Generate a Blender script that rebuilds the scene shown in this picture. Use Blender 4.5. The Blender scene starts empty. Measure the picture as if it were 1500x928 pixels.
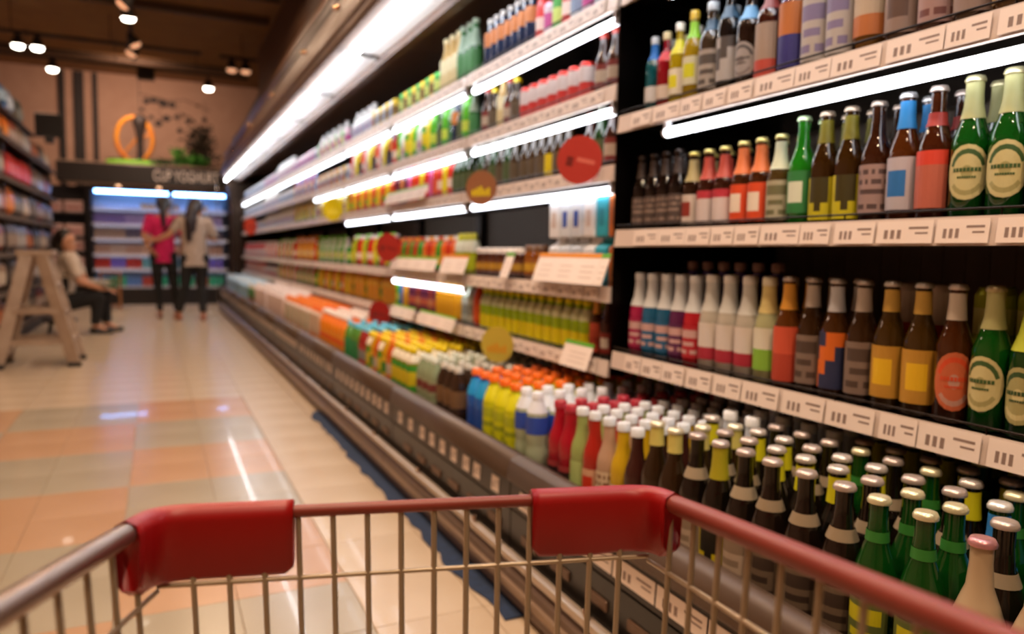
import bpy, bmesh, math, random
from mathutils import Vector, Matrix
random.seed(7)
SC = bpy.context.scene
COL = SC.collection
PI = math.pi

# ------------------------------------------------------------------ camera, world, light, exposure
def setup_camera():
    f_px, yaw, pitch, roll, h = 1100.0, 0.4415, -0.08336, math.radians(1.0), 0.95
    fw = Vector((math.sin(yaw)*math.cos(pitch), math.cos(yaw)*math.cos(pitch), math.sin(pitch)))
    rt = Vector((math.cos(yaw), -math.sin(yaw), 0)); up = rt.cross(fw)
    r2 = math.cos(roll)*rt + math.sin(roll)*up
    u2 = -math.sin(roll)*rt + math.cos(roll)*up
    cd = bpy.data.cameras.new('camera'); co = bpy.data.objects.new('camera', cd); COL.objects.link(co)
    cd.sensor_width = 36; cd.sensor_fit = 'HORIZONTAL'; cd.lens = f_px/1500*36
    cd.clip_start = 0.02
    m = Matrix((r2, u2, -fw)).transposed().to_4x4(); m.translation = (0, 0, h)
    co.matrix_world = m
    cd.dof.use_dof = True; cd.dof.focus_distance = 0.88; cd.dof.aperture_fstop = 3.2
    SC.camera = co
setup_camera()
SC.view_settings.view_transform = 'Standard'; SC.view_settings.look = 'None'
SC.view_settings.gamma = 1; SC.view_settings.use_curve_mapping = False
SC.view_settings.exposure = 0.0
w = bpy.data.worlds.new('world'); SC.world = w; w.use_nodes = True
w.node_tree.nodes['Background'].inputs[0].default_value = (1.0, 0.62, 0.38, 1)
w.node_tree.nodes['Background'].inputs[1].default_value = 0.12

def area(name, loc, size, energy, color, rot=(0, 0, 0), size_y=None):
    d = bpy.data.lights.new(name, 'AREA'); d.energy = energy; d.color = color; d.size = size
    if size_y: d.shape = 'RECTANGLE'; d.size_y = size_y
    o = bpy.data.objects.new(name, d); o.location = loc; o.rotation_euler = rot; COL.objects.link(o)
    return o
WARM = (1.0, 0.70, 0.47)
# the shop's own warm ceiling lamps over the aisle (out of the frame, above)
for x, y, z, e in ((-.55, -.9, 3.3, 26), (.35, -.6, 3.3, 34), (-.9, .5, 3.4, 20), (.1, .9, 3.4, 32), (-.7, 2.2, 3.5, 22), (.45, 2.6, 3.5, 26), (-.6, 4.2, 3.55, 22), (.45, 4.6, 3.55, 28),
                   (-.6, 6.2, 3.6, 18), (.5, 6.6, 3.6, 26), (.5, 8.6, 3.6, 24), (-.5, 8.3, 3.6, 16)):
    area('ceiling_lamp_or_fill', (x, y, z), .13, e*(.60 if x < 0 else 1.1), WARM)
area('ceiling_lamp_or_fill', (-0.3, 13.3, 3.7), .5, 36, (1.0, 0.68, 0.52), (0.7, 0, 0))  # fill light added and tilted to brighten the back wall, no fixture
area('ceiling_lamp_or_fill', (-3.0, 9.0, 3.7), .5, 35, (1.0, 0.66, 0.48))

# ------------------------------------------------------------------ materials
def lin(c):
    if isinstance(c, str):
        c = [int(c[i:i+2], 16)/255 for i in (0, 2, 4)]
    return tuple(((x/12.92) if x <= 0.04045 else ((x+0.055)/1.055)**2.4) for x in c) + (1,)
_M = {}
def mat(c, kind='matte', noise=0.0):
    key = (c, kind, noise)
    if key in _M: return _M[key]
    m = bpy.data.materials.new(kind + '_' + str(c)); m.use_nodes = True
    nt = m.node_tree; b = nt.nodes['Principled BSDF']
    P = dict(matte=(.6, 0, 0), paper=(.5, 0, 0), plastic=(.3, 0, 0), gloss=(.12, 0, .3), glass=(.06, 0, .5), pet=(.15, 0, .3), metal=(.32, .9, 0),
             chrome=(.15, 1, 0), cloth=(.9, 0, 0), skin=(.5, 0, 0), rubber=(.7, 0, 0), capmetal=(.3, .55, 0))[kind]
    b.inputs['Roughness'].default_value = P[0]; b.inputs['Metallic'].default_value = P[1]; b.inputs['Coat Weight'].default_value = P[2]
    col = lin(c)
    if kind == 'glass':
        b.inputs['Transmission Weight'].default_value = 0.35; b.inputs['IOR'].default_value = 1.45
    if kind == 'pet':
        b.inputs['Subsurface Weight'].default_value = 0.0
        b.inputs['Transmission Weight'].default_value = 0.15
    if noise:
        tc = nt.nodes.new('ShaderNodeTexCoord'); n = nt.nodes.new('ShaderNodeTexNoise'); n.inputs['Scale'].default_value = 14
        n.inputs['Detail'].default_value = 4
        mx = nt.nodes.new('ShaderNodeMixRGB'); mx.blend_type = 'MULTIPLY'; mx.inputs[0].default_value = noise
        mx.inputs[1].default_value = col; nt.links.new(tc.outputs['Object'], n.inputs['Vector'])
        nt.links.new(n.outputs['Color'], mx.inputs[2]); nt.links.new(mx.outputs[0], b.inputs['Base Color'])
    else:
        b.inputs['Base Color'].default_value = col
    _M[key] = m
    return m
def emit(c, s):
    key = (c, 'emit', s)
    if key in _M: return _M[key]
    m = bpy.data.materials.new('lit_' + str(c)); m.use_nodes = True; b = m.node_tree.nodes['Principled BSDF']
    b.inputs['Base Color'].default_value = lin(c); b.inputs['Emission Color'].default_value = lin(c); b.inputs['Emission Strength'].default_value = s
    _M[key] = m
    return m
def noisy(name, c1, c2, scale, rough=(.5, .5), bump=0.0, metal=0, stretch=(1, 1, 1), coat=0):
    m = bpy.data.materials.new(name); m.use_nodes = True; nt = m.node_tree; b = nt.nodes['Principled BSDF']
    tc = nt.nodes.new('ShaderNodeTexCoord'); mp = nt.nodes.new('ShaderNodeMapping'); mp.inputs['Scale'].default_value = stretch
    n = nt.nodes.new('ShaderNodeTexNoise'); n.inputs['Scale'].default_value = scale; n.inputs['Detail'].default_value = 6
    cr = nt.nodes.new('ShaderNodeValToRGB'); cr.color_ramp.elements[0].color = lin(c1); cr.color_ramp.elements[1].color = lin(c2)
    cr.color_ramp.elements[0].position = .3; cr.color_ramp.elements[1].position = .7
    nt.links.new(tc.outputs['Object'], mp.inputs[0]); nt.links.new(mp.outputs[0], n.inputs['Vector'])
    nt.links.new(n.outputs['Fac'], cr.inputs[0]); nt.links.new(cr.outputs[0], b.inputs['Base Color'])
    mr = nt.nodes.new('ShaderNodeMapRange'); mr.inputs[3].default_value = rough[0]; mr.inputs[4].default_value = rough[1]
    nt.links.new(n.outputs['Fac'], mr.inputs[0]); nt.links.new(mr.outputs[0], b.inputs['Roughness'])
    b.inputs['Metallic'].default_value = metal; b.inputs['Coat Weight'].default_value = coat
    if bump:
        bp = nt.nodes.new('ShaderNodeBump'); bp.inputs['Strength'].default_value = bump; bp.inputs['Distance'].default_value = .01
        nt.links.new(n.outputs['Fac'], bp.inputs['Height']); nt.links.new(bp.outputs[0], b.inputs['Normal'])
    return m

# ------------------------------------------------------------------ mesh building
class MB:
    def __init__(s): s.v = []; s.f = []; s.m = []; s.sm = []; s.mats = []
    def mi(s, m):
        if m not in s.mats: s.mats.append(m)
        return s.mats.index(m)
    def add(s, vs, fs, m, smooth=False):
        o = len(s.v); i = s.mi(m); s.v += [tuple(p) for p in vs]
        for f in fs: s.f.append(tuple(a+o for a in f)); s.m.append(i); s.sm.append(smooth)
    def box(s, a, b, m, M=None):
        x0, y0, z0 = a; x1, y1, z1 = b
        vs = [(x0,y0,z0),(x1,y0,z0),(x1,y1,z0),(x0,y1,z0),(x0,y0,z1),(x1,y0,z1),(x1,y1,z1),(x0,y1,z1)]
        if M is not None: vs = [M @ Vector(p) for p in vs]
        s.add(vs, [(0,3,2,1),(4,5,6,7),(0,1,5,4),(1,2,6,5),(2,3,7,6),(3,0,4,7)], m)
    def bbox(s, a, b, m, e=.004, M=None):      # box with chamfered edges
        x0, y0, z0 = a; x1, y1, z1 = b
        e = min(e, (x1-x0)*.45, (y1-y0)*.45, (z1-z0)*.45)
        ring = lambda i, z: [(x0+i+e,y0+i,z),(x1-i-e,y0+i,z),(x1-i,y0+i+e,z),(x1-i,y1-i-e,z),(x1-i-e,y1-i,z),(x0+i+e,y1-i,z),(x0+i,y1-i-e,z),(x0+i,y0+i+e,z)]
        vs = ring(e*.7, z0)+ring(0, z0+e)+ring(0, z1-e)+ring(e*.7, z1)
        if M is not None: vs = [M @ Vector(p) for p in vs]
        fs = [tuple(range(7, -1, -1)), tuple(range(24, 32))]
        for k in range(3):
            for j in range(8): fs.append((k*8+j, k*8+(j+1) % 8, k*8+8+(j+1) % 8, k*8+8+j))
        s.add(vs, fs, m)
    def lathe(s, prof, n, m, c=(0, 0, 0), caps=True, smooth=True, sx=1, sy=1, M=None):
        vs = []
        for r, z in prof:
            for k in range(n):
                a = 2*PI*k/n; vs.append((c[0]+r*sx*math.cos(a), c[1]+r*sy*math.sin(a), c[2]+z))
        if M is not None: vs = [M @ Vector(p) for p in vs]
        fs = [(i*n+k, i*n+(k+1) % n, (i+1)*n+(k+1) % n, (i+1)*n+k) for i in range(len(prof)-1) for k in range(n)]
        s.add(vs, fs, m, smooth)
        if caps:
            t = (len(prof)-1)*n
            s.add(vs[t:t+n], [tuple(range(n))], m); s.add(vs[:n], [tuple(range(n-1, -1, -1))], m)
    def tube(s, pts, r, m, n=10, closed=False, smooth=True):
        pts = [Vector(p) for p in pts]; N = len(pts); rs = r if isinstance(r, (list, tuple)) else [r]*N
        vs = []; prev = None
        for i, p in enumerate(pts):
            if closed: t = (pts[(i+1) % N]-pts[i-1])
            else: t = pts[min(i+1, N-1)]-pts[max(i-1, 0)]
            t.normalize()
            if prev is None:
                a = Vector((0, 0, 1)) if abs(t.z) < .9 else Vector((1, 0, 0)); u = t.cross(a).normalized()
            else: u = (prev-t*prev.dot(t)).normalized()
            prev = u; w_ = t.cross(u)
            for k in range(n):
                a = 2*PI*k/n; vs.append(p+(u*math.cos(a)+w_*math.sin(a))*rs[i])
        fs = []
        for i in range(N if closed else N-1):
            j = (i+1) % N
            for k in range(n): fs.append((i*n+k, i*n+(k+1) % n, j*n+(k+1) % n, j*n+k))
        s.add(vs, fs, m, smooth)
        if not closed: s.add(vs[:n], [tuple(range(n-1, -1, -1))], m); s.add(vs[-n:], [tuple(range(n))], m)
    def extrude_y(s, prof, y0, y1, m, smooth=False):   # closed (x, z) outline, counter-clockwise
        n = len(prof); vs = [(x, y0, z) for x, z in prof]+[(x, y1, z) for x, z in prof]
        fs = [(k, n+k, n+(k+1) % n, (k+1) % n) for k in range(n)]+[tuple(range(n)), tuple(range(2*n-1, n-1, -1))]
        s.add(vs, fs, m, smooth)
    def sphere(s, c, r, m, n=12, k=8, sc=(1, 1, 1)):
        prof = [(max(1e-4, r*math.sin(PI*i/k)), -r*math.cos(PI*i/k)*sc[2]) for i in range(k+1)]
        s.lathe(prof, n, m, c, False, True, sc[0], sc[1])
    def mesh(s, name):
        me = bpy.data.meshes.new(name); me.from_pydata(s.v, [], s.f)
        for m in s.mats: me.materials.append(m)
        me.polygons.foreach_set('material_index', s.m); me.polygons.foreach_set('use_smooth', s.sm); me.update()
        return me
    def obj(s, name, parent=None, loc=None):
        return put(name, s.mesh(name), parent, loc)
def put(name, me, parent=None, loc=None):
    o = bpy.data.objects.new(name, me); COL.objects.link(o)
    if parent is not None: o.parent = parent
    if loc: o.location = loc
    return o
def tag(o, label=None, cat=None, group=None, kind=None):
    if label: o['label'] = label
    if cat: o['category'] = cat
    if group: o['group'] = group
    if kind: o['kind'] = kind
    return o
def thing(name, label, cat, loc=(0, 0, 0), rz=0, group=None):
    o = put(name, None, None, loc); o.rotation_euler.z = rz
    return tag(o, label, cat, group)
def struct(name, mb, parent=None):
    o = mb.obj(name, parent)
    if parent is None: o['kind'] = 'structure'
    return o
def copy_tree(o, parent=None):
    c = o.copy(); COL.objects.link(c); c.parent = parent
    for ch in o.children: copy_tree(ch, c)
    return c

# ------------------------------------------------------------------ room shell
BAYS = [(0.10, 1.86)] + [(1.86+1.17*k, 1.86+1.17*(k+1)) for k in range(9)]
YEND = BAYS[-1][1]      # 12.39
m_ceil = noisy('brown_painted_ceiling', '80592f', '8f6638', 3, (.8, .9), .1)
m_wall = noisy('pinkish_plaster', 'c29a80', 'cba48a', 5, (.7, .85), .08)
m_dark = mat('1c1613', 'matte')
fl = MB(); fl.box((-4.5, -3, -.06), (2.2, 15.3, -.004), mat('a8947a', 'matte')); floor = struct('floor', fl)
def tile_mat(name, c1, c2): return noisy(name, c1, c2, 2.2, (.2, .3), 0.05, coat=.15)
T_IV = tile_mat('ivory_tile', 'c4ad90', 'cfb99d'); T_OR = tile_mat('orange_tile', 'b98f6a', 'c39a76'); T_GR = tile_mat('grey_tile', 'a59880', 'b0a38b')
def tile_kind(x, y):
    if x > .48 or y > 5.1 or x < -1.9: return T_IV
    bx = math.floor((x+.12)/.6); by = math.floor((y-3.3+6)/.6)
    return T_OR if (bx+by) % 2 == 0 else T_GR
tmesh = {}
for m_ in (T_IV, T_OR, T_GR):
    b = MB(); b.bbox((-.149, -.149, -.0095), (.149, .149, 0), m_, .0015); tmesh[m_] = b.mesh('floor_tile')
n_t = 0; rest = MB()
cells = []
for i in range(-15, 8):
    for j in range(-20, 41):
        x = -.12+.3*i+.15; y = 3.3+.3*j+.15
        if x > 2.1 or y > 15.2: continue
        seen = (-.9-.28*max(0, y-3)*.0 < x < .95) and .9 < y
        ang = math.atan2(x, y)
        vis = seen and y > .75 and x > -1.9 and ang > -.17
        cells.append((0 if vis else 1, math.hypot(x, y), x, y))
cells.sort()
for k, (v, d, x, y) in enumerate(cells):
    m_ = tile_kind(x, y)
    if v == 0 and n_t < 300:
        put('floor_tile', tmesh[m_], floor, (x, y, 0)); n_t += 1
    else: rest.box((x-.149, y-.149, -.0095), (x+.149, y+.149, 0), m_)
r_ = rest.obj('floor_tiles', floor); r_['kind'] = 'stuff'
b = MB(); b.box((-4.5, -3, 4.0), (2.2, 15.3, 4.1), m_ceil); ceiling = struct('ceiling', b)
for y in (8.3, 9.6, 10.6, 13.8):
    b = MB(); b.bbox((-4.4, y, 3.9), (1.4, y+.07, 4.0), mat('4a3420', 'matte'), .005); b.obj('beam', ceiling)
for x, y in ((.35, 9.0), (.55, 10.0)):
    pass
b = MB(); b.bbox((.45, 7.6, 3.86), (1.4, 9.3, 3.999), mat('23190f', 'matte'), .01); b.obj('duct', ceiling)
b = MB(); b.box((-4.5, 15.3, 0), (2.2, 15.4, 4.1), m_wall); wall_back = struct('wall_back', b)
b = MB(); b.box((2.2, -3, 0), (2.3, 15.3, 4.1), m_dark); struct('wall_right', b)
b = MB(); b.box((-4.6, -3, 0), (-4.5, 15.3, 4.1), m_wall); struct('wall_left', b)
b = MB(); b.box((-4.5, -3.1, 0), (2.2, -3, 4.1), mat('8a6a50', 'matte')); struct('wall_front', b)
# dark vertical stripes on the back wall
for x, wd in ((-1.44, .10), (-1.18, .16), (-.93, .08)):
    b = MB(); b.bbox((x-wd/2, 15.26, 1.9), (x+wd/2, 15.3, 3.98), mat('2a211b', 'matte'), .004); b.obj('trim_strip', wall_back)

# sloping bulkhead above the fridge line
m_bulk = noisy('brown_bulkhead', '4f3421', '5c3e28', 4, (.45, .6), .05)
b = MB(); b.extrude_y([(.92, 2.22), (1.9, 2.22), (1.9, 3.98), (1.47, 3.98), (1.47, 3.36)], .0, YEND, m_bulk)
bulk = struct('trim_1', b)
bulk['label'] = 'brown sloping bulkhead above the drinks fridges'
for x, z, r in ((.98, 2.37, .012), (1.10, 2.61, .012), (1.0, 2.41, .008)):
    b = MB(); b.tube([(x-.02, .1, z), (x-.02, YEND, z)], r, mat('2a1a10', 'plastic'), 8); b.obj('rail', bulk)
for y in (3.6, 4.35, 5.4, 7.0, 8.8, 11):
    b = MB(); b.lathe([(.016, 0), (.016, .03), (.008, .04)], 10, mat('c9a080', 'chrome')); o = b.obj('glint_stud', bulk, (.955, y, 2.31)); o.rotation_euler = (0, -PI/2-.3, 0)  # pinkish studs stand in for lights reflected along the trim

# ------------------------------------------------------------------ open drinks fridges
TUBE = emit('f4f7ff', 8.0); TUBE2 = emit('f4f7ff', 30.0)
m_steel = noisy('brushed_brown_steel', '8c735c', 'a38a70', 30, (.25, .4), 0, .55, (1, .05, 1))
m_lip = noisy('brown_lip', '4c3a2c', '5e4a3a', 30, (.4, .55), 0, .2, (1, .05, 1))
m_bump = noisy('bronze_bumper', '5d4737', '6d5442', 20, (.3, .45), 0, .3, (1, .05, 1))
m_black = mat('15110f', 'plastic'); m_shelf = mat('2b2420', 'metal'); m_strip = mat('d8c6b8', 'plastic'); m_card = mat('ecdccf', 'paper'); m_ink = mat('8a7468', 'paper')
m_back = mat('7d7064', 'matte'); m_white = mat('e6e9ee', 'plastic')
card_mesh = {}
def card(wd, hh, style=0, top=None):
    key = (round(wd, 3), round(hh, 3), style, top)
    if key not in card_mesh:
        b = MB(); b.box((0, -wd/2, -hh/2), (.0012, wd/2, hh/2), m_card)
        # printed lines: price digits and a bar, flat print a hair proud of the card
        
        x = -.0002
        def pr(y0, y1, z0, z1, m): b.add([(x, y0, z0), (x, y1, z0), (x, y1, z1), (x, y0, z1)], [(0, 3, 2, 1)], m)
        for k in range(3): pr(wd*(.05+.12*k), wd*(.05+.12*k+.07), -hh*.3, hh*.1, m_ink)
        pr(-wd*.42, -wd*.08, hh*.12, hh*.22, m_ink); pr(-wd*.42, -wd*.2, -hh*.1, -hh*.02, m_ink)
        if top: pr(-wd/2, wd/2, hh*.30, hh*.5, mat(top, 'paper'))
        card_mesh[key] = b.mesh('price_card')
    return card_mesh[key]
BAYNAME = ['bay nearest the cart', 'second bay from cart', 'third bay from cart', 'fourth bay from cart', 'fifth bay from cart', 'sixth bay from cart', 'seventh bay from cart', 'eighth bay from cart', 'ninth bay from cart', 'farthest bay']
SHELF0 = [('s0', 1.70), ('s1', 1.347), ('s2', 1.025), ('s3', .673)]
SHELF1 = [('A', 1.70), ('B', 1.444), ('C', 1.215), ('D', .86), ('E', .64)]
XF = 1.20       # shelf front plane
XB = 1.80       # back panel
DECK = .325
def fridge(i):
    y0, y1 = BAYS[i]; L = y1-y0
    t = thing('drinks_fridge', ('open drinks fridge, %s, of the long refrigerated run' % BAYNAME[i]), 'fridge', (0, y0, 0), 0, 'open drinks fridges along the aisle')
    g = .003
    # back panel and uprights
    b = MB(); b.box((XB, g, .1), (XB+.05, L-g, 2.0), m_back)
    n = int(L/.06)
    for k in range(n): b.box((XB-.004, .02+k*.06, .4), (XB, .035+k*.06, 2.0), m_back)
    b.obj('back_panel', t)
    for y in (g, L-.03-g):
        b = MB(); b.bbox((XB-.05, y, .3), (XB-.006, y+.03, 2.0), m_shelf, .003); b.obj('upright', t)
    # base: bumper, rails, lip
    b = MB(); b.extrude_y([(.90, .0), (1.8, .0), (1.8, DECK-.02), (.93, DECK-.02), (.93, .30), (.90, .28)], g, L-g, m_black); b.obj('plinth', t)
    b = MB(); b.extrude_y([(.845, .02), (.865, .01), (.899, .01), (.899, .115), (.87, .115), (.845, .095)], g, L-g, m_bump); b.obj('bumper', t)
    b = MB(); b.extrude_y([(.838, .05), (.846, .04), (.846, .075), (.838, .068)], g, L-g, m_steel); b.obj('bumper_rail', t)
    b = MB(); b.extrude_y([(.848, .118), (.866, .117), (.878, .128), (.866, .142), (.848, .137)], g, L-g, mat('b9a999', 'metal')); b.obj('chrome_rail', t)
    b = MB(); b.extrude_y([(.885, .118), (.899, .118), (.899, .245), (.885, .236)], g, L-g, m_black)
    k = .06
    while k < L-.10: b.bbox((.879, k, .165), (.886, k+.09, .19), m_bump, .002); k += .17
    b.obj('vent_panel', t)
    for k in range(max(2, int(L/.55))):
        s = MB(); s.lathe([(.009, 0), (.009, .012), (.005, .016)], 10, mat('cdb9a5', 'chrome')); o = s.obj('bumper_bolt', t, (.86, .2+k*.55, .142))
    b = MB(); b.extrude_y([(.880, .246), (.9, .240), (.9, .320), (.884, .320)], g, L-g, mat('2b2321', 'plastic')); lr = b.obj('label_rail', t)
    y = .06 + (i*.037) % .05
    while y < L-.04:
        wd = .15 if i == 0 else .052 if i < 4 else .085
        o = put('price_card', card(wd, .046), lr, (.8795, y, .283)); o.rotation_euler = (0, .06, 0)
        y += .156 if i == 0 else random.choice((.09, .11, .11, .14)) if i < 4 else .12
    b = MB(); b.extrude_y([(.868, .330), (.872, .322), (.93, .322), (.95, DECK-.005), (.95, .345), (.93, .385), (.905, .392), (.88, .378)], g, L-g, m_lip, True); b.obj('lip_moulding', t)
    b = MB(); b.box((.951, g, DECK-.019), (XB-.055, L-g, DECK), mat('39302b', 'plastic')); b.obj('deck_tray', t)
    # shelves
    sh = SHELF0 if i == 0 else SHELF1
    for k, (nm, z) in enumerate(sh):
        d = XB-.06 if nm in ('E', 's3', 's2') else 1.72
        b = MB(); b.box((XF+.008, g, z-.030), (d, L-g, z-.006), m_shelf)
        for yy in (.015, L-.03): b.box((XF+.06, yy, z-.038), (d, yy+.003, z-.030), m_shelf)
        s = b.obj('shelf', t)
        b = MB(); b.extrude_y([(XF-.004, z-.048), (XF+.007, z-.048), (XF+.007, z), (XF+.002, z)], .01, L-.01, m_strip); st = b.obj('price_strip', t)
        b = MB(); b.tube([(XF+.004, .012, z+.012), (XF+.004, L-.012, z+.012)], .0022, m_shelf, 6)
        for q in range(int(L/.3)): b.tube([(XF+.004, .05+q*.3, z-.005), (XF+.004, .05+q*.3, z+.012)], .002, m_shelf, 5)
        b.obj('guard_wire', t)
        y = .07
        while y < L-.05:
            wd = random.choice((.075, .09, .11)) if i < 3 else .14
            if y+wd > L-.01: break
            put('price_card', card(wd, .040 + (.006 if nm == 's3' else 0)), st, (XF-.0058, y+wd/2, z-.024)).rotation_euler = (0, .12, 0)
            y += wd+random.choice((.003, .006, .012))
        lit = (i == 0 and nm in ('s0', 's1')) or (i > 0 and nm == 'A') or (0 < i < 5 and nm == 'B') or (0 < i < 4 and nm == 'C') or (i == 2 and nm == 'D')
        if lit:
            tl = MB(); ya, yb = (.08, 1.545) if i == 0 else (.045, L-.045)
            tl.tube([(XF+.02, ya, z-.072), (XF+.02, yb, z-.072)], .0125, TUBE, 12); tb = tl.obj('fluorescent_tube', t)
            c = MB()
            for yy in (ya, yb): c.lathe([(.011, -.012), (.011, .012)], 10, m_white, M=Matrix.Translation((XF+.02, yy, z-.072)) @ Matrix.Rotation(PI/2, 4, 'X')); c.box((XF+.012, yy-.006, z-.066), (XF+.028, yy+.006, z-.03), m_white)
            c.obj('lamp_holder', tb)
    # canopy
    b = MB(); b.extrude_y([(.90, 2.04), (.96, 2.03), (.955, 2.075), (1.137, 2.06), (1.14, 1.985), (1.19, 1.985), (1.20, 2.07), (1.85, 2.12), (1.85, 2.215), (.92, 2.215), (.90, 2.15)][::1], g, L-g, m_bulk); b.obj('canopy', t)
    b = MB(); b.extrude_y([(.955, 2.040), (1.135, 2.022), (1.135, 2.030), (.955, 2.05)], .045, L-.045, mat('f2f4f6', 'plastic')); b.obj('reflector', t)
    b = MB(); b.tube([(.972, .045, 1.998), (.972, L-.045, 1.998)], .014, TUBE2, 12); b.obj('fluorescent_tube', t)
    b = MB(); b.tube([(.897, g, 2.07), (.897, L-g, 2.07)], .006, m_steel, 6); b.tube([(.897, g, 2.13), (.897, L-g, 2.13)], .005, m_steel, 6); b.obj('trim_rail', t)
    return t
for i in range(len(BAYS)): fridge(i)
t = thing('fridge_end_panel', 'dark end panel closing the far end of the drinks fridge run', 'panel', (0, YEND+.004, 0))
b = MB(); b.extrude_y([(.85, 0), (1.85, 0), (1.85, 2.2), (.93, 2.2), (1.05, 1.6), (1.05, .5), (.85, .38)], 0, .04, mat('3a2d24', 'metal')); b.obj('panel', t)
b = MB()
for k in range(34): b.bbox((.838, .005, .15+k*.055), (.85, .03, .18+k*.055), mat('c9b49c', 'chrome'), .003)
b.obj('sparkle_strip', t)  # column of chrome bits imitates lights sparkling in the end panel

# ------------------------------------------------------------------ drinks
PAT = {'plain': ['0'], 'top': ['1', '0', '0', '0'], 'bot': ['0', '0', '1'], 'mid': ['0000', '0110', '0110', '0000'], 'band': ['0', '1', '0'],
       'text': ['000000000000', '011101011010', '000000000000', '010111010110', '000000000000', '001111111100', '000000000000', '000000000000', '011011101110', '000000000000'], 'u': ['10001', '10001', '10001', '11011', '11111'], 'diag': ['1100', '0110', '0011', '0001'],
       'logo': ['00000000', '01111110', '01111110', '00000000', '00222200', '00000000', '02202220', '00000000'], 'half': ['1', '1', '0', '0'], 'vert': ['010010']}
def arc_patch(b, r, z0, z1, a, pat, mats, n=10, ang0=PI, oval=False):
    rr = r+.001
    P = lambda u, v: (rr*math.cos(ang0+u*a), rr*math.sin(ang0+u*a), z0+(z1-z0)*(v+1)/2)
    if oval:
        N = 20; rings = [1.0, .84, .66, .45, .25]; vs = []
        for q in rings:
            for k in range(N): t_ = 2*PI*k/N; vs.append(P(-q*math.cos(t_), q*math.sin(t_)))
        vs.append(P(0, 0))
        for j in range(4):
            for k in range(N):
                m = mats[0]
                if j == 1 and 0 < k < N//2-1: m = mats[1]
                if j == 1 and k > N//2+1 and k < N-2: m = mats[2]
                b.add([vs[j*N+k], vs[j*N+(k+1) % N], vs[(j+1)*N+(k+1) % N], vs[(j+1)*N+k]], [(0, 1, 2, 3)], m, True)
        b.add(vs, [(4*N+k, 4*N+(k+1) % N, 5*N) for k in range(N)], mats[2], True)
        for a0, a1, b0, b1 in ((-.62, .62, .02, .16), (-.4, .4, -.22, -.14)):
            for q in range(8):
                u0 = a0+(a1-a0)*q/8; u1 = a0+(a1-a0)*(q+.8)/8; rr += 0
                b.add([tuple(Vector(P(u, v))+Vector((math.cos(ang0+u*a), math.sin(ang0+u*a), 0))*.0004) for u, v in ((u0, b0), (u1, b0), (u1, b1), (u0, b1))], [(0, 1, 2, 3)], mats[1], True)
        return
    R = PAT[pat]; nr = len(R); nc = len(R[0]); sub = max(1, int(math.ceil(n/nc)))
    for i in range(nr):
        v1 = 1-2*i/nr; v0 = 1-2*(i+1)/nr
        for j in range(nc):
            m = mats[min(int(R[i][j]), len(mats)-1)]
            for q in range(sub):
                u0 = 1-2*(j+q/sub)/nc; u1 = 1-2*(j+(q+1)/sub)/nc
                b.add([P(u0, v0), P(u1, v0), P(u1, v1), P(u0, v1)], [(0, 3, 2, 1)], m, True)
SHAPES = {'jug': [(.85, 0), (1, .03), (1, .60), (.9, .70), (.55, .82), (.40, .87), (.40, .94)],  # outline as fractions (r/R, z/H); last point is the neck's mouth
    'beer': [(.8, 0), (1, .02), (1, .50), (.97, .56), (.72, .66), (.5, .74), (.42, .86), (.42, .97)],
    'cooler': [(.8, 0), (1, .02), (1, .52), (.9, .60), (.62, .70), (.5, .80), (.46, .96)],
    'liquor': [(.85, 0), (1, .02), (1, .60), (.92, .66), (.5, .74), (.38, .80), (.38, .95)],
    'pet': [(.75, 0), (1, .04), (1, .25), (.93, .30), (.93, .36), (1, .42), (1, .64), (.88, .76), (.5, .88), (.42, .95)],
    'round': [(.8, 0), (1, .03), (.94, .12), (.94, .45), (1, .55), (.92, .68), (.6, .80), (.42, .88), (.42, .95)],
    'jar': [(.85, 0), (1, .03), (1, .72), (.92, .80), (.8, .84), (.8, .9)],
    'can': [(.85, 0), (1, .05), (1, .9), (.86, .97), (.84, 1.0), (.80, .985)]}
CAPR = {'jug': .56, 'beer': .47, 'cooler': .56, 'liquor': .46, 'pet': .52, 'round': .55, 'jar': .92, 'can': 0}
SKU = {}
def S(key, kind, desc, shape, h, r, body, bm, cap, lab=None, neck=None, capk='plastic'):
    SKU[key] = dict(kind=kind, desc=desc, shape=shape, h=h, r=r, body=body, bm=bm, cap=cap, lab=lab, neck=neck, capk=capk, key=key)
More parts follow.
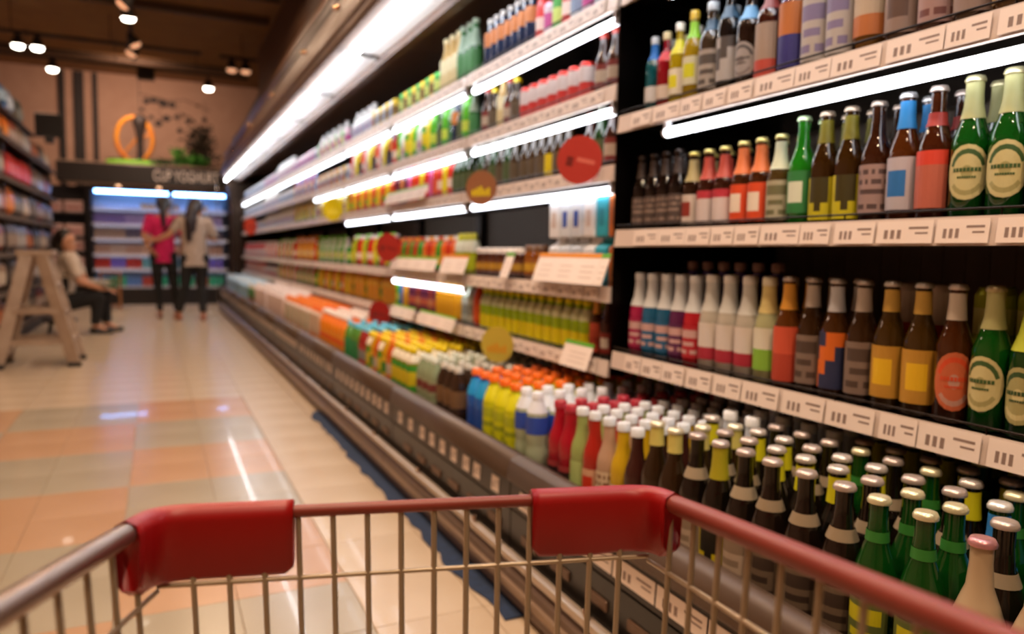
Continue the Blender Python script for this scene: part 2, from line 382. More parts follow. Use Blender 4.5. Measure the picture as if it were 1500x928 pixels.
def sku_parts(s, n):
    """list of (part name, MB) for one drink"""
    out = []; h, r = s['h'], s['r']; sh = s['shape']
    if sh == 'carton':
        w_ = r; b = MB(); bm_ = mat(s['body'], 'paper')
        b.bbox((-w_, -w_, 0), (w_, w_, h*.80), bm_, .003)
        b.add([(-w_*.97, -w_*.97, h*.80), (w_*.97, -w_*.97, h*.80), (w_*.97, w_*.97, h*.80), (-w_*.97, w_*.97, h*.80), (0, -w_*.97, h*.93), (0, w_*.97, h*.93), (0, -w_*.97, h), (0, w_*.97, h)],
              [(0, 1, 4), (2, 3, 5), (0, 4, 5, 3), (1, 2, 5, 4), (4, 6, 7, 5)], bm_)
        out.append(('carton_body', b))
        if s['lab']:
            z0, z1, st, c0, c1 = s['lab']; ms = [mat(c0, 'paper'), mat(c1, 'paper')]; l = MB(); R = PAT[st]; nr = len(R); nc = len(R[0])
            x = -w_-.0006
            for i in range(nr):
                for j in range(nc):
                    a0 = -w_*.9+1.8*w_*j/nc; a1 = -w_*.9+1.8*w_*(j+1)/nc; b1 = (z1-(z1-z0)*i/nr)*h; b0 = (z1-(z1-z0)*(i+1)/nr)*h
                    l.add([(x, a0, b0), (x, a1, b0), (x, a1, b1), (x, a0, b1)], [(0, 3, 2, 1)], ms[int(R[i][j]) % 2])
                    l.add([(a0, x, b0), (a1, x, b0), (a1, x, b1), (a0, x, b1)], [(0, 1, 2, 3)], ms[int(R[i][j]) % 2])
            out.append(('printed_panel', l))
        if s['cap']:
            c = MB(); c.lathe([(.016, -.02), (.016, .022), (.013, .026)], max(6, n//2), mat(s['cap'], 'plastic'), (-w_*.35, 0, h*.90)); out.append(('cap', c))
        return out
    b = MB(); bm_ = mat(s['body'], s['bm'])
    b.lathe([(q*r, z*h) for q, z in SHAPES[sh]], n, bm_); out.append(('can_body' if sh == 'can' else 'bottle_body', b))
    if sh != 'can':
        cr = CAPR[sh]*r; z = SHAPES[sh][-1][1]*h; c = MB(); ck = 'capmetal' if s['capk'] == 'crown' else 'plastic'
        if s['capk'] == 'crown': c.lathe([(cr*1.12, -.004), (cr*1.15, 0), (cr*.95, .006), (cr*.5, .007)], n, mat(s['cap'], ck), (0, 0, z))
        else: c.lathe([(cr, -.010), (cr, h-z-.002), (cr*.85, h-z)], n, mat(s['cap'], ck), (0, 0, z))
        out.append(('cap', c))
    if s['lab']:
        z0, z1, st, c0, c1 = s['lab'][:5]; c2 = s['lab'][5] if len(s['lab']) > 5 else c1
        l = MB(); ms = [mat(c0, 'paper'), mat(c1, 'paper'), mat(c2, 'paper')]
        pr = SHAPES[sh]; rmax = 0
        for q in range(9):
            zz = z0+(z1-z0)*q/8
            for (q0, a), (q1, c_) in zip(pr, pr[1:]):
                if a <= zz <= c_ and c_ > a: rmax = max(rmax, (q0+(q1-q0)*(zz-a)/(c_-a))*r)
        if st == 'oval': arc_patch(l, rmax, z0*h, z1*h, 1.15, None, ms, oval=True)
        elif st[0] == '*': arc_patch(l, rmax, z0*h, z1*h, PI, st[1:], ms, n+4)       # all round
        else: arc_patch(l, rmax, z0*h, z1*h, 1.2, st, ms, max(6, n//2))
        out.append(('label', l))
    if s['neck'] and sh != 'can':
        z0, z1, c0 = s['neck']; l = MB()
        def rad(z):
            pr = SHAPES[sh]
            for (q0, a), (q1, c_) in zip(pr, pr[1:]):
                if a <= z <= c_: return (q0+(q1-q0)*(z-a)/(c_-a))*r
            return pr[-1][0]*r
        zs = [z0+(z1-z0)*k/3 for k in range(4)]
        l.lathe([(rad(z)+.0012, z*h) for z in zs], n, mat(c0, 'paper'), caps=False); out.append(('neck_label', l))
    return out

BC = 'crown'
# beers
S('gbo', 'beer_bottle', 'green beer bottle with oval cream label', 'beer', .245, .0303, '0e5a16', 'glass', 'cfc79a', (.14, .52, 'oval', 'c9bd84', '3d5a2c', 'a39a62'), (.70, .96, 'b9b97e'), BC)
S('gbr', 'beer_bottle', 'green beer bottle with green-edged white label', 'beer', .235, .0288, '1f8a1a', 'glass', 'bfd9a8', (.12, .50, 'mid', '2f7a3c', 'd8dcc0'), None, BC)
S('byl', 'beer_bottle', 'brown beer bottle with yellow-green label', 'beer', .235, .0288, '3c2408', 'glass', 'b7a28c', (.05, .42, 'u', '3b3206', 'c2b512'), (.72, .92, '7d7414'), BC)
S('bpk', 'beer_bottle', 'brown beer bottle with dusty pink label', 'beer', .235, .0288, '41200f', 'glass', 'b5a394', (.08, .48, 'text', '9b7f76', '54403c'), None, BC)
S('bbl', 'beer_bottle', 'brown beer bottle with blue-and-white label', 'beer', .24, .0292, '5a2c0d', 'glass', 'd3d2d2', (.10, .50, 'mid', 'b8aeb0', '2a6fae'), (.72, .93, '2c8fd6'), BC)
S('brd', 'beer_bottle', 'brown beer bottle with red label', 'beer', .24, .0295, '4a1f0c', 'glass', 'cbb9ae', (.10, .52, 'top', 'b8604a', 'd3402a'), (.70, .80, 'a8342a'), BC)
S('bor', 'beer_bottle', 'brown beer bottle with red oval label', 'beer', .245, .030, '4c260a', 'glass', 'd8cfc4', (.10, .52, 'oval', 'c0603a', 'd04a24', 'b98a78'), (.74, .93, 'cfc3b4'), BC)
S('bgd', 'beer_bottle', 'small brown bottle with gold cap', 'beer', .20, .028, '2d1a0e', 'glass', 'd8c66a', (.08, .45, 'mid', 'c9b8a8', '8a2d20'), (.62, .90, 'a99a66'), BC)
S('bgr', 'beer_bottle', 'small brown bottle with red-and-white label', 'beer', .20, .028, '3a1a0e', 'glass', 'd9c777', (.08, .48, 'top', 'd2c2ba', 'b5303a'), (.62, .90, 'b04434'), BC)
S('bog', 'beer_bottle', 'small gold-capped bottle with orange label', 'beer', .205, .028, '46220c', 'glass', 'dccb7e', (.08, .50, 'mid', 'd6481c', 'e9d8c0'), (.62, .92, 'd9743c'), BC)
S('bpa', 'beer_bottle', 'small gold-capped bottle with pale label', 'beer', .205, .028, '54401c', 'glass', 'e2d68c', (.08, .50, 'logo', 'a9a183', '6d6a48'), (.62, .92, 'cbd0b0'), BC)
S('bdk', 'beer_bottle', 'slim black-brown bottle with dark label', 'beer', .215, .026, '150e0b', 'glass', '3a302c', (.10, .45, 'text', '4d3f38', '8a7466'), (.70, .90, '3f332e'), BC)
S('bdc', 'beer_bottle', 'large dark bottle with pale rounded label', 'beer', .27, .034, '130d08', 'glass', 'b7a8a0', (.05, .42, 'logo', 'b9a48e', '8f7b66'), (.66, .74, '9c8c72'), BC)
S('byu', 'beer_bottle', 'large dark bottle with yellow U-shaped label', 'beer', .27, .033, '120e07', 'glass', 'c5b9b2', (.05, .40, 'u', '1c1708', 'c9b70c'), (.72, .95, 'a9a21a'), BC)
S('byw', 'beer_bottle', 'large brown bottle with yellow label', 'beer', .265, .033, '33200b', 'glass', 'e9e4c8', (.06, .42, 'mid', 'c2a23a', 'a5741c'), (.80, .95, 'd3c86c'), BC)
S('bnk', 'beer_bottle', 'dark brown bottle with buff neck label', 'beer', .27, .034, '1a100a', 'glass', 'c4b4aa', (.06, .40, 'logo', '6b5a48', '3a2c22'), (.66, .73, '8f7d62'), BC)
S('byn', 'beer_bottle', 'dark bottle with yellow neck strip', 'beer', .27, .034, '160f08', 'glass', 'cfc6bc', (.06, .40, 'logo', '6b5a48', '3a2c22'), (.76, .93, 'd2cc12'), BC)
S('cwc', 'cooler_bottle', 'tall clear bottle with bright white cap', 'cooler', .27, .031, '8a6a58', 'pet', 'f0f5fa', (.08, .42, 'mid', 'b8a49c', '8a4038'), (.70, .95, 'c9d3e4'))
S('gcc', 'beer_bottle', 'green bottle with cream cap', 'beer', .27, .0325, '0b4d12', 'glass', 'e3dcb4', (.06, .42, 'logo', '5f6a30', 'c9c214'), (.74, .80, '2f7a2a'), BC)
S('gbn', 'beer_bottle', 'green bottle with blue neck foil', 'beer', .27, .0325, '0d5a14', 'glass', 'e9e7df', (.06, .42, 'logo', '4c6a3a', 'b8b88a'), (.62, .93, '2f7fc4'), BC)
S('wpk', 'beer_bottle', 'cream sleeved bottle with pink cap', 'beer', .26, .0335, 'b49c7c', 'plastic', 'c98f92', (.12, .50, 'text', 'bda586', '7a5f48'), None, BC)
S('bxo', 'beer_bottle', 'amber bottle with orange-and-navy label', 'beer', .245, .030, '4c2c0e', 'glass', 'd2d0cc', (.08, .55, 'diag', '2a3050', 'd6671c'), (.72, .93, 'c8cad0'), BC)
S('bgy', 'beer_bottle', 'brown bottle with grey-brown label', 'beer', .245, .030, '3a240f', 'glass', 'cfc8c0', (.08, .50, 'logo', '7d695c', '4e3d33'), (.74, .93, 'b9aca0'), BC)
S('byo', 'beer_bottle', 'brown bottle with bright yellow label', 'beer', .245, .030, '46300c', 'glass', 'd9d6d0', (.10, .50, 'mid', 'b8862c', 'e2b31a'), (.76, .93, 'c9a24a'), BC)
S('bro', 'beer_bottle', 'amber bottle with orange-red label', 'beer', .245, .030, '6a3a10', 'glass', 'd9cfc4', (.06, .55, 'half', 'b2402a', 'cf5438'), (.70, .93, 'e0a03c'), BC)
S('glm', 'beer_bottle', 'green bottle with wide lime neck label', 'beer', .245, .0303, '0d4512', 'glass', 'dfe0b8', (.10, .48, 'oval', 'a39a62', '2f4a22', 'c9bd84'), (.58, .94, 'b9c83a'), BC)
# coolers and clear bottles
for k, (c, d) in dict(cbl=('1f5f86', 'blue'), cpu=('5a2350', 'purple'), crd=('b3202c', 'red'), cmg=('a01f4c', 'magenta')).items():
    S(k, 'cooler_bottle', 'white-necked cooler bottle with %s body' % d, 'cooler', .235, .029, c, 'gloss', 'e9eef2', (.10, .45, 'logo', c, 'c8a09a'), (.60, .95, 'd5dbe0'))
S('cwr', 'cooler_bottle', 'clear bottle with red-and-white label', 'cooler', .24, .030, 'c9c4b8', 'pet', 'e8e6e2', (.12, .50, 'bot', 'd9cfc6', 'a8283a'), (.62, .93, 'd3d6d4'))
S('cgr', 'cooler_bottle', 'clear bottle with white-and-green label', 'cooler', .24, .030, 'b9bc8e', 'pet', 'e9e4c8', (.12, .52, 'half', '86b83c', 'dcd8c4'), (.66, .93, 'dfcf8a'))
S('cor', 'cooler_bottle', 'clear bottle of orange drink', 'cooler', .235, .029, 'd9701c', 'pet', 'dfe4ea', (.10, .40, 'mid', 'e0a27a', 'd24a18'), None)
S('cre', 'cooler_bottle', 'clear bottle of red drink with orange label', 'cooler', .235, .029, 'b5281c', 'pet', 'dfe4ea', (.10, .40, 'mid', 'e2b08c', 'd6381c'), None)
S('cye', 'cooler_bottle', 'clear bottle of yellow drink', 'cooler', .235, .029, 'd9b31c', 'pet', 'dde3ea', (.08, .38, 'mid', 'd9c6a4', 'e0921c'), None)
S('cgn', 'cooler_bottle', 'clear bottle of pale green drink', 'cooler', .235, .029, 'a5b86a', 'pet', 'e3e9ee', (.08, .42, 'plain', 'b5cc7e', 'b5cc7e'), None)
S('ccr', 'cooler_bottle', 'clear bottle with cream label', 'cooler', .235, .029, 'c7a488', 'pet', 'dbe2ea', (.08, .45, 'text', 'd8c3a4', '8a5a3a'), None)
S('cws', 'cooler_bottle', 'clear bottle with white cap and brown cola', 'cooler', .235, .029, '3a1a14', 'gloss', 'dfe6ee', (.08, .42, 'mid', '8a2a20', 'd8c8b8'), None)
S('cpn', 'cooler_bottle', 'purple-necked slim bottle', 'cooler', .27, .028, '5a3f44', 'gloss', 'c9a9a4', None, (.66, .90, '3f34a0'))
# liquor on the upper near shelf
def LQ(k, d, body, cap, lab, neck=None, h=.24, r=.032, m='glass'): S(k, 'liquor_bottle', d, 'liquor', h, r, body, m, cap, lab, neck)
LQ('lte', 'teal liqueur bottle with blue neck', '0d5f66', 'd3dde2', (.15, .35, 'plain', 'c9c4bc', 'c9c4bc'), (.70, .90, '1a74c8'), .21, .025)
LQ('lrd', 'red liqueur bottle with pale cap', 'a01622', 'e4d6a4', (.15, .32, 'plain', 'cdb9a4', 'cdb9a4'), (.62, .75, 'c8323a'), .21, .025)
LQ('lye', 'yellow bottle with white cap', 'c2a814', 'e9e6da', (.15, .45, 'mid', 'd8ccb0', 'd6cc1c'), (.62, .80, 'd9cf10'), .22, .026)
LQ('lim', 'yellow bottle with lime neck and gold cap', 'bb9a1c', 'd8b63c', (.2, .5, 'mid', 'c9c29c', 'c9c61c'), (.70, .88, '8ec72a'), .235, .027)
LQ('lcl', 'clear dark bottle with silver cap', '4a3a2a', 'c3ccd2', (.10, .50, 'logo', '9c8f80', '4e443a'), (.70, .82, '2c4a60'))
LQ('lbk', 'tall black bottle with silver cap', '1c1714', 'cdd3da', (.12, .50, 'diag', 'a9a096', '4a4038'), (.66, .78, '2c4a60'), .27, .03)
LQ('lbw', 'dark bottle with white-and-blue cap', '2a1a12', 'dfe6ec', (.10, .45, 'oval', '9a8e84', '4d4540', '7d7068'), (.66, .80, '6aa0c8'))
LQ('lbr', 'brown bottle with buff-and-red label', '4a1f14', '8f7a6a', (.05, .55, 'bot', '9c8470', 'b3402c'), (.68, .90, '7a2a20'))
LQ('lpu', 'purple-blue bottle with orange label', '3a3068', 'c9c0d8', (.08, .62, 'half', '2f2a66', 'b5672c'), (.74, .93, 'c8b4d8'), .255, .032)
LQ('lcw', 'clear bottle with off-white label', '8f8478', 'c9c2c4', (.08, .60, 'logo', 'b3a79a', '7d6f8a'), (.74, .93, '9c90a8'), .25, .031)
LQ('lwy', 'whisky bottle with yellow collar', '8a5a1c', 'd6c81c', (.15, .62, 'bot', 'b8a184', 'b0642c'), (.72, .82, 'd9cb12'), .25, .033)
LQ('lwb', 'brown spirit bottle with buff label', '4f3424', '9c8472', (.10, .55, 'mid', '8f7564', '5a4030'), None, .25, .032)
LQ('lwp', 'brown spirit bottle with pinkish label', '5a3428', '8c7264', (.10, .60, 'text', 'a07c70', '6a3a30'), None, .25, .032)
LQ('lwg', 'amber spirit bottle with gold label', '6a441c', 'b3935a', (.10, .60, 'mid', '9c7c4a', 'b8923c'), None, .25, .032)
# soft drinks / juices
def PT(k, kind, d, body, cap, lab=None, neck=None, h=.22, r=.033, sh='pet', m='pet'): S(k, kind, d, sh, h, r, body, m, cap, lab, neck)
PT('pye', 'soft_drink_bottle', 'fluorescent yellow bottle with orange cap', 'cfd600', 'f2701a', (.10, .62, '*logo', 'd0d60c', 'b3bf1a', '9aa820'), (.64, .86, 'e0dc10'), .23, .036, 'round', 'plastic')
PT('pbu', 'soft_drink_bottle', 'bright blue bottle with orange cap', '1a62c4', 'f0702a', (.10, .45, '*plain', '1c4fae', '1c4fae'), (.62, .86, '1d9be0'), .23, .036, 'round', 'plastic')
PT('pwb', 'water_bottle', 'clear bottle with blue label and white cap', 'b7c4a0', 'eef2f8', (.48, .70, '*plain', '2c50b8', '2c50b8'), (.74, .90, 'e6ecf4'), .23, .033)
PT('prd', 'soft_drink_bottle', 'red bottle with dark base and red cap', 'a81226', 'b03040', (.04, .30, '*mid', 'a33a3c', '2a1416'), None, .23, .031, 'cooler', 'gloss')
PT('pcl', 'soft_drink_bottle', 'clear bottle of dark cola', '3a2618', 'cfc8b8', (.30, .60, '*plain', '7a5a3a', '7a5a3a'), None, .21, .031)
PT('pgc', 'soft_drink_bottle', 'clear pale green bottle', '9cab84', 'd9dcc8', (.30, .60, '*mid', '9aa07c', '7c3a34'), None, .21, .031)
PT('jye', 'juice_bottle', 'yellow juice bottle with yellow cap', 'd9a814', 'f0d010', (.15, .60, '*mid', 'd8b41c', '3a8a2a'), None, .22, .032)
PT('jor', 'juice_bottle', 'orange juice bottle with orange cap', 'd9601a', 'f08a1a', (.15, .60, '*mid', 'd8722c', 'c9b4a4'), None, .22, .032)
PT('jgr', 'juice_bottle', 'green labelled bottle with yellow cap', 'b79a20', 'f2d414', (.12, .66, '*mid', '3f9a2c', 'd9c41c'), (.70, .86, 'f0e6cc'), .22, .032)
PT('jrd', 'juice_bottle', 'red juice bottle with pale blue cap', 'a83028', '6cc4dc', (.15, .60, '*mid', 'b5382e', '8a8a86'), None, .23, .034)
PT('jbl', 'juice_bottle', 'green drink bottle with light blue cap', '5d9a3a', '5fc0da', (.15, .60, '*plain', '2f8a4c', '2f8a4c'), None, .23, .034)
PT('jjg', 'juice_jug', 'orange juice jug with white cap', 'ee8a14', 'f0e2d4', (.20, .50, '*mid', 'f0a02c', 'e8641a'), (.70, .88, 'ee7a1c'), .25, .045, 'jug', 'plastic')
PT('jjw', 'juice_jug', 'white milk jug with white cap', 'e3d3c6', 'f4ece6', (.20, .60, '*mid', 'dfc9b8', 'e08a3c'), None, .26, .045, 'jug', 'plastic')
PT('jjo', 'juice_jug', 'pale jug with orange cap', 'dcc2ac', 'f07a24', (.12, .60, '*half', 'e0b084', 'e6903a'), None, .25, .042, 'jug', 'plastic')
PT('lmn', 'tea_bottle', 'small lime drink bottle with yellow cap', 'a6cc10', 'f6ec10', (.06, .38, '*plain', 'e8dc0c', 'e8dc0c'), (.60, .82, 'd8e0b0'), .172, .0275, 'round', 'plastic')
PT('tor', 'tea_bottle', 'amber tea bottle with yellow cap', 'd9920c', 'efdc14', (.10, .60, '*plain', 'dfa010', 'dfa010'), None, .2, .030, 'round')
PT('tcl', 'tea_bottle', 'clear water bottle with silver label', 'b3b9a4', 'cfe02a', (.10, .60, '*mid', 'b8bfb4', '8c948c'), None, .2, .030)
PT('tre', 'tea_bottle', 'bright red-orange drink bottle', 'e0481a', 'f07840', (.15, .5, '*plain', 'de5a24', 'de5a24'), None, .2, .028)
PT('tpu', 'tea_bottle', 'dark purple drink bottle with magenta cap', '5f2444', 'b0409c', (.15, .5, '*mid', '7a2c4a', 'c45a3a'), None, .2, .029)
PT('tpg', 'tea_bottle', 'brown-red drink bottle with green cap', '8a3428', '7fc832', (.15, .5, '*mid', '9a4a38', 'cf8a5a'), None, .2, .029)
PT('tbl', 'tea_bottle', 'white-topped bottle with blue label', '3f6cb4', 'eef3fa', (.15, .6, '*plain', '3464b8', '3464b8'), None, .2, .03)
PT('yrd', 'tea_bottle', 'red drink bottle with orange cap', 'c42e16', 'f09a2c', (.12, .55, '*mid', 'd23a1c', '3f8a2c'), None, .175, .029, 'pet', 'plastic')
PT('yor', 'tea_bottle', 'orange drink bottle with white cap', 'e0641a', 'ece4dc', (.12, .55, '*half', 'd85a20', 'e88a3a'), None, .175, .029, 'pet', 'plastic')
PT('ygr', 'tea_bottle', 'green drink bottle with red cap', '3f9a24', 'd84a24', (.12, .55, '*mid', '3a9a2a', 'd8c84a'), None, .175, .029, 'pet', 'plastic')
PT('ylm', 'tea_bottle', 'white-shouldered bottle of lime drink', 'c2cc2a', 'dfe04a', (.12, .45, '*plain', 'b8c41c', 'b8c41c'), (.55, .82, 'dadfcc'), .185, .03)
PT('ydk', 'sauce_jar', 'dark jar with white lid', '4a2416', 'e6d9cc', (.15, .6, '*mid', '6a3a24', 'c0902c'), None, .12, .031, 'jar', 'gloss')
PT('ybr', 'sauce_jar', 'amber jar with brown lid', '8a4c14', '6a4a34', (.15, .6, '*mid', '9a5a1c', 'd0a02c'), None, .13, .031, 'jar', 'gloss')
PT('cyd', 'tea_bottle', 'dark bottle with yellow cap', '3c2a16', 'e6c814', (.12, .5, '*plain', '5a4a34', '5a4a34'), None, .18, .028, 'cooler', 'gloss')
PT('cyy', 'tea_bottle', 'dark bottle with yellow label', '3c2a16', 'ef9a2c', (.10, .5, '*plain', 'd9c010', 'd9c010'), None, .18, .028, 'cooler', 'gloss')
PT('cdn', 'tea_bottle', 'dark green bottle with pale cap', '1f3d1c', 'c9cdbf', (.12, .5, '*plain', '4c5a34', '4c5a34'), None, .2, .028, 'cooler', 'gloss')
PT('cbr', 'tea_bottle', 'brown bottle with red label', '3c2016', 'a3362c', (.12, .5, '*mid', '7a2a20', 'b8a48c'), None, .19, .028, 'cooler', 'gloss')
PT('fye', 'tea_bottle', 'lemon yellow drink bottle', 'dcc814', 'f0e8d8', (.12, .55, '*plain', 'e4d418', 'e4d418'), None, .2, .03, 'pet', 'plastic')
PT('frd', 'tea_bottle', 'scarlet drink bottle', 'cf2018', 'f0e0dc', (.12, .55, '*mid', 'd42a20', 'f0d8c8'), None, .2, .03, 'pet', 'plastic')
PT('fpk', 'tea_bottle', 'pink drink bottle', 'd0488c', 'e070c0', (.12, .55, '*plain', 'd85a98', 'd85a98'), None, .2, .03, 'pet', 'plastic')
PT('fgr', 'tea_bottle', 'bright green drink bottle', '54b01c', '7ad838', (.12, .55, '*mid', '4aa81c', 'c8d84a'), None, .21, .03, 'pet', 'plastic')
PT('fwh', 'tea_bottle', 'white drink bottle with white cap', 'dcdcd8', 'eeeeee', (.12, .55, '*mid', 'd4d0cc', 'b08ca4'), None, .19, .031, 'pet', 'plastic')
PT('nvo', 'tea_bottle', 'navy-based bottle with white cap', '22304c', 'ece9e4', (.45, .72, '*plain', 'c87838', 'c87838'), None, .21, .027, 'cooler', 'gloss')
PT('gdb', 'tea_bottle', 'cream and gold tall bottle', 'c9a45c', 'e9dcae', (.12, .60, '*half', 'd9c48c', 'e6dcb0'), None, .26, .034, 'cooler', 'plastic')
PT('gnt', 'tea_bottle', 'tall green bottle with pale shoulder', '2f6a34', 'b8c8b0', (.12, .5, '*plain', '3a7a3c', '3a7a3c'), (.55, .85, '9ab49a'), .26, .03, 'cooler', 'gloss')
S('crn', 'drink_can', 'red and white drink can', 'can', .125, .031, 'c02a20', 'capmetal', None, (.10, .88, '*half', 'c22c22', 'd8ccc8'))
S('cwt', 'drink_can', 'white and silver drink can', 'can', .125, .031, 'd8dadc', 'capmetal', None, (.10, .88, '*mid', 'd4d6d8', '8c9cb4'))
S('cgc', 'drink_can', 'green drink can', 'can', .125, .031, '3f9a3c', 'capmetal', None, (.10, .88, '*mid', '3f9a3c', 'c8d870'))
S('cpk', 'drink_can', 'pink and white drink can', 'can', .125, .031, 'd8a0b4', 'capmetal', None, (.10, .88, '*mid', 'd6c4cc', 'c04a8c'))
S('cyc', 'drink_can', 'yellow drink can', 'can', .125, .031, 'd9b42c', 'capmetal', None, (.10, .88, '*mid', 'dab83a', '7a5a20'))
S('clc', 'drink_can', 'lime drink can', 'can', .118, .033, 'b9c83a', 'capmetal', None, (.10, .88, '*mid', 'aebf2c', 'd8e08c'))
S('cww', 'drink_can', 'white can with red base', 'can', .118, .033, 'd9cfc8', 'capmetal', None, (.10, .88, '*bot', 'd6cdc4', 'b52a24'))
S('bkt', 'juice_carton', 'white and blue drink carton', 'carton', .150, .033, 'dfe8f0', 'paper', None, (.05, .75, 'mid', 'dfe8f0', '2a55b8'))
S('bkw', 'juice_carton', 'all-white drink carton', 'carton', .150, .033, 'eef0f2', 'paper', None, (.05, .75, 'mid', 'eef0f2', 'd6c8c0'))
S('bkc', 'juice_carton', 'teal drink carton', 'carton', .150, .033, '2aa6bc', 'paper', None, (.05, .75, 'mid', '2aa6bc', '1c8aa0'))
S('bko', 'juice_carton', 'burnt orange drink carton', 'carton', .150, .033, 'b8621c', 'paper', None, (.05, .75, 'mid', 'b8621c', '8a4a1c'))
S('kor', 'juice_carton', 'tall cream carton with orange cap', 'carton', .25, .042, 'd6baa0', 'paper', 'f0701c', (.05, .72, 'bot', 'd6baa0', 'ea8a2c'))
S('kwo', 'juice_carton', 'tall white carton with orange cap', 'carton', .25, .042, 'e8d6c8', 'paper', 'f08a2c', (.05, .72, 'diag', 'e8d6c8', '5a9a4c'))
S('kwh', 'juice_carton', 'tall pinkish white carton', 'carton', .27, .045, 'ead4cc', 'paper', 'f2e8e6', (.05, .72, 'mid', 'e6cec6', 'e0c0b8'))
S('kbl', 'juice_carton', 'pale blue carton', 'carton', .25, .045, 'a8cfe6', 'paper', 'd8ecf8', (.05, .72, 'logo', 'a8cfe6', '5f7a8c'))
S('kgr', 'juice_carton', 'green and red carton', 'carton', .22, .036, '3f7a3a', 'paper', 'd8c8b0', (.05, .72, 'half', 'a8322c', '4a8a3c'))
S('kye', 'juice_carton', 'golden yellow carton', 'carton', .21, .042, 'e8a412', 'paper', 'ee7a1a', (.05, .72, 'top', 'e8a412', 'f0c83c'))

ORD = ['first', 'second', 'third', 'fourth', 'fifth', 'sixth', 'seventh', 'eighth', 'ninth', 'tenth', 'eleventh', 'twelfth', 'thirteenth', 'fourteenth', 'fifteenth', 'sixteenth', 'seventeenth', 'eighteenth', 'nineteenth', 'twentieth']
def ordn(k):
    if k < 20: return ORD[k]
    return {20: 'twenty-', 30: 'thirty-'}.get((k//10)*10, 'fortieth-')+ORD[k % 10] if k % 10 != 9 or k < 20 else 'thirtieth'
ITEMS = []      # (distance, sku, x, y, z, row, shelf name)
def run(seq, y0, y1, z, shelf, x0=1.262, rows=1, tiers=1, dx=0, gap=.010, xmax=1.7):
    """fill y0..y1 with the drinks of seq (one after another), rows deep"""
    if isinstance(seq, str): seq = seq.split()
    y = y0; k = 0
    while True:
        s = SKU[seq[k % len(seq)]]; r = s['r']
        if y+2*r > y1+.02: break
        if not any(a-.002 <= y+r-r and y+r+r <= b_+.002 for a, b_ in BAYS):     # do not straddle two bays
            for a, b_ in BAYS:
                if y < a < y+2*r: y = a+.008; break
            else: break
        for q in range(rows):
            x = x0+r-.03+q*(2*r+.006)+(dx if q else 0)
            if x+r > xmax: break
            for t_ in range(tiers):
                zz = z+t_*(s['h']+.003)
                ITEMS.append((math.hypot(x, y+r)+q*.02, s, x+random.uniform(-.002, .002), y+r, zz, (q, t_), shelf))
        y += 2*r+gap; k += 1
# --- near bay, upper shelf (from the divider towards the cart)
Z1 = 1.342; Z2 = 1.020; Z3 = .668
near1 = ['lwg', 'lwp', 'lwb', 'lwb', 'lwp', 'lwy', 'lcw', 'lcw', 'lpu', 'lbr', 'lbw', 'lbk', 'lcl', 'lim', 'lye', 'lrd', 'lte']
def ladder(seq, ytop, z, shelf, rows=2, x0=1.262, gap=.004):
    """from the far end of a bay towards the camera; seq listed near to far"""
    y = ytop
    for k in reversed(seq):
        if z == Z3: rows = 1 if y < 1.07 else 2
        s = SKU[k]; y -= 2*s['r']+gap
        if y < .12: break
        run([k], y, y+2*s['r'], z, shelf, x0, rows)
ladder(['lwg', 'lwg', 'lwp', 'lwb', 'lwg', 'lwb', 'lwp', 'lwb', 'lwy', 'lcw', 'lcw', 'lpu', 'lbr', 'lbw', 'lbk', 'lcl', 'lim', 'lye', 'lrd', 'lte'], 1.79, Z1, 'upper shelf', 2)
ladder(['bor', 'gbo', 'bor', 'gbo', 'gbo', 'gbo', 'brd', 'bbl', 'bpk', 'byl', 'byl', 'gbr', 'bpa', 'bog', 'bog', 'bgr', 'bgr', 'bgd', 'bdk', 'bdk', 'bdk', 'bdk'], 1.835, Z2, 'middle shelf', 2)
ladder(['gbo', 'gbo', 'gbo', 'glm', 'gbo', 'glm', 'gbo', 'bor', 'byo', 'byo', 'bgy', 'bxo', 'bgy', 'bro', 'cgr', 'cwr', 'cwr', 'cwr', 'crd', 'cpu', 'cbl', 'cbl', 'cmg'], 1.835, Z3, 'lower shelf', 2)
run('cpn', 1.40, 1.83, Z3, 'lower shelf', 1.415, 1)
run('clc', .50, .90, Z3, 'lower shelf', 1.345, 1, 2)
run('cww', .91, 1.05, Z3, 'lower shelf', 1.345, 1, 2)
# --- near bay and on: the deck
DX = .985
DK = [('wpk', .50, .655, 1), ('gcc', .66, .80, 1), ('bnk', .80, 1.01, 1), ('bdc', 1.01, 1.08, 1), ('byu', 1.08, 1.15, 1), ('bdc byw', 1.15, 1.30, 1), ('byw', 1.30, 1.37, 1),
      ('cws', 1.37, 1.42, 9), ('cye ccr cre', 1.42, 1.60, 9), ('cgn', 1.60, 1.66, 9), ('prd', 1.665, 1.845, 9),
      ('pwb', 1.87, 2.02, 9), ('pye', 2.02, 2.25, 9), ('pbu', 2.25, 2.40, 9), ('pcl', 2.50, 2.75, 9), ('pgc', 2.75, 2.99, 9),
      ('jgr', 3.04, 3.35, 9), ('jor jye jgr', 3.35, 3.80, 9), ('jrd', 3.80, 3.98, 9), ('jbl', 3.98, 4.19, 9),
      ('jjg', 4.22, 5.0, 7), ('kor', 5.0, 5.36, 7), ('kwo kor', 5.38, 6.50, 7), ('kwh', 6.56, 7.6, 7), ('kwh', 7.72, 8.6, 7), ('kgr', 8.6, 9.3, 8), ('kbl', 9.3, YEND-.05, 7)]
for seq, a, b_, rows in DK: run(seq, a, b_, DECK+.001, 'bottom tray', DX+.0, rows)
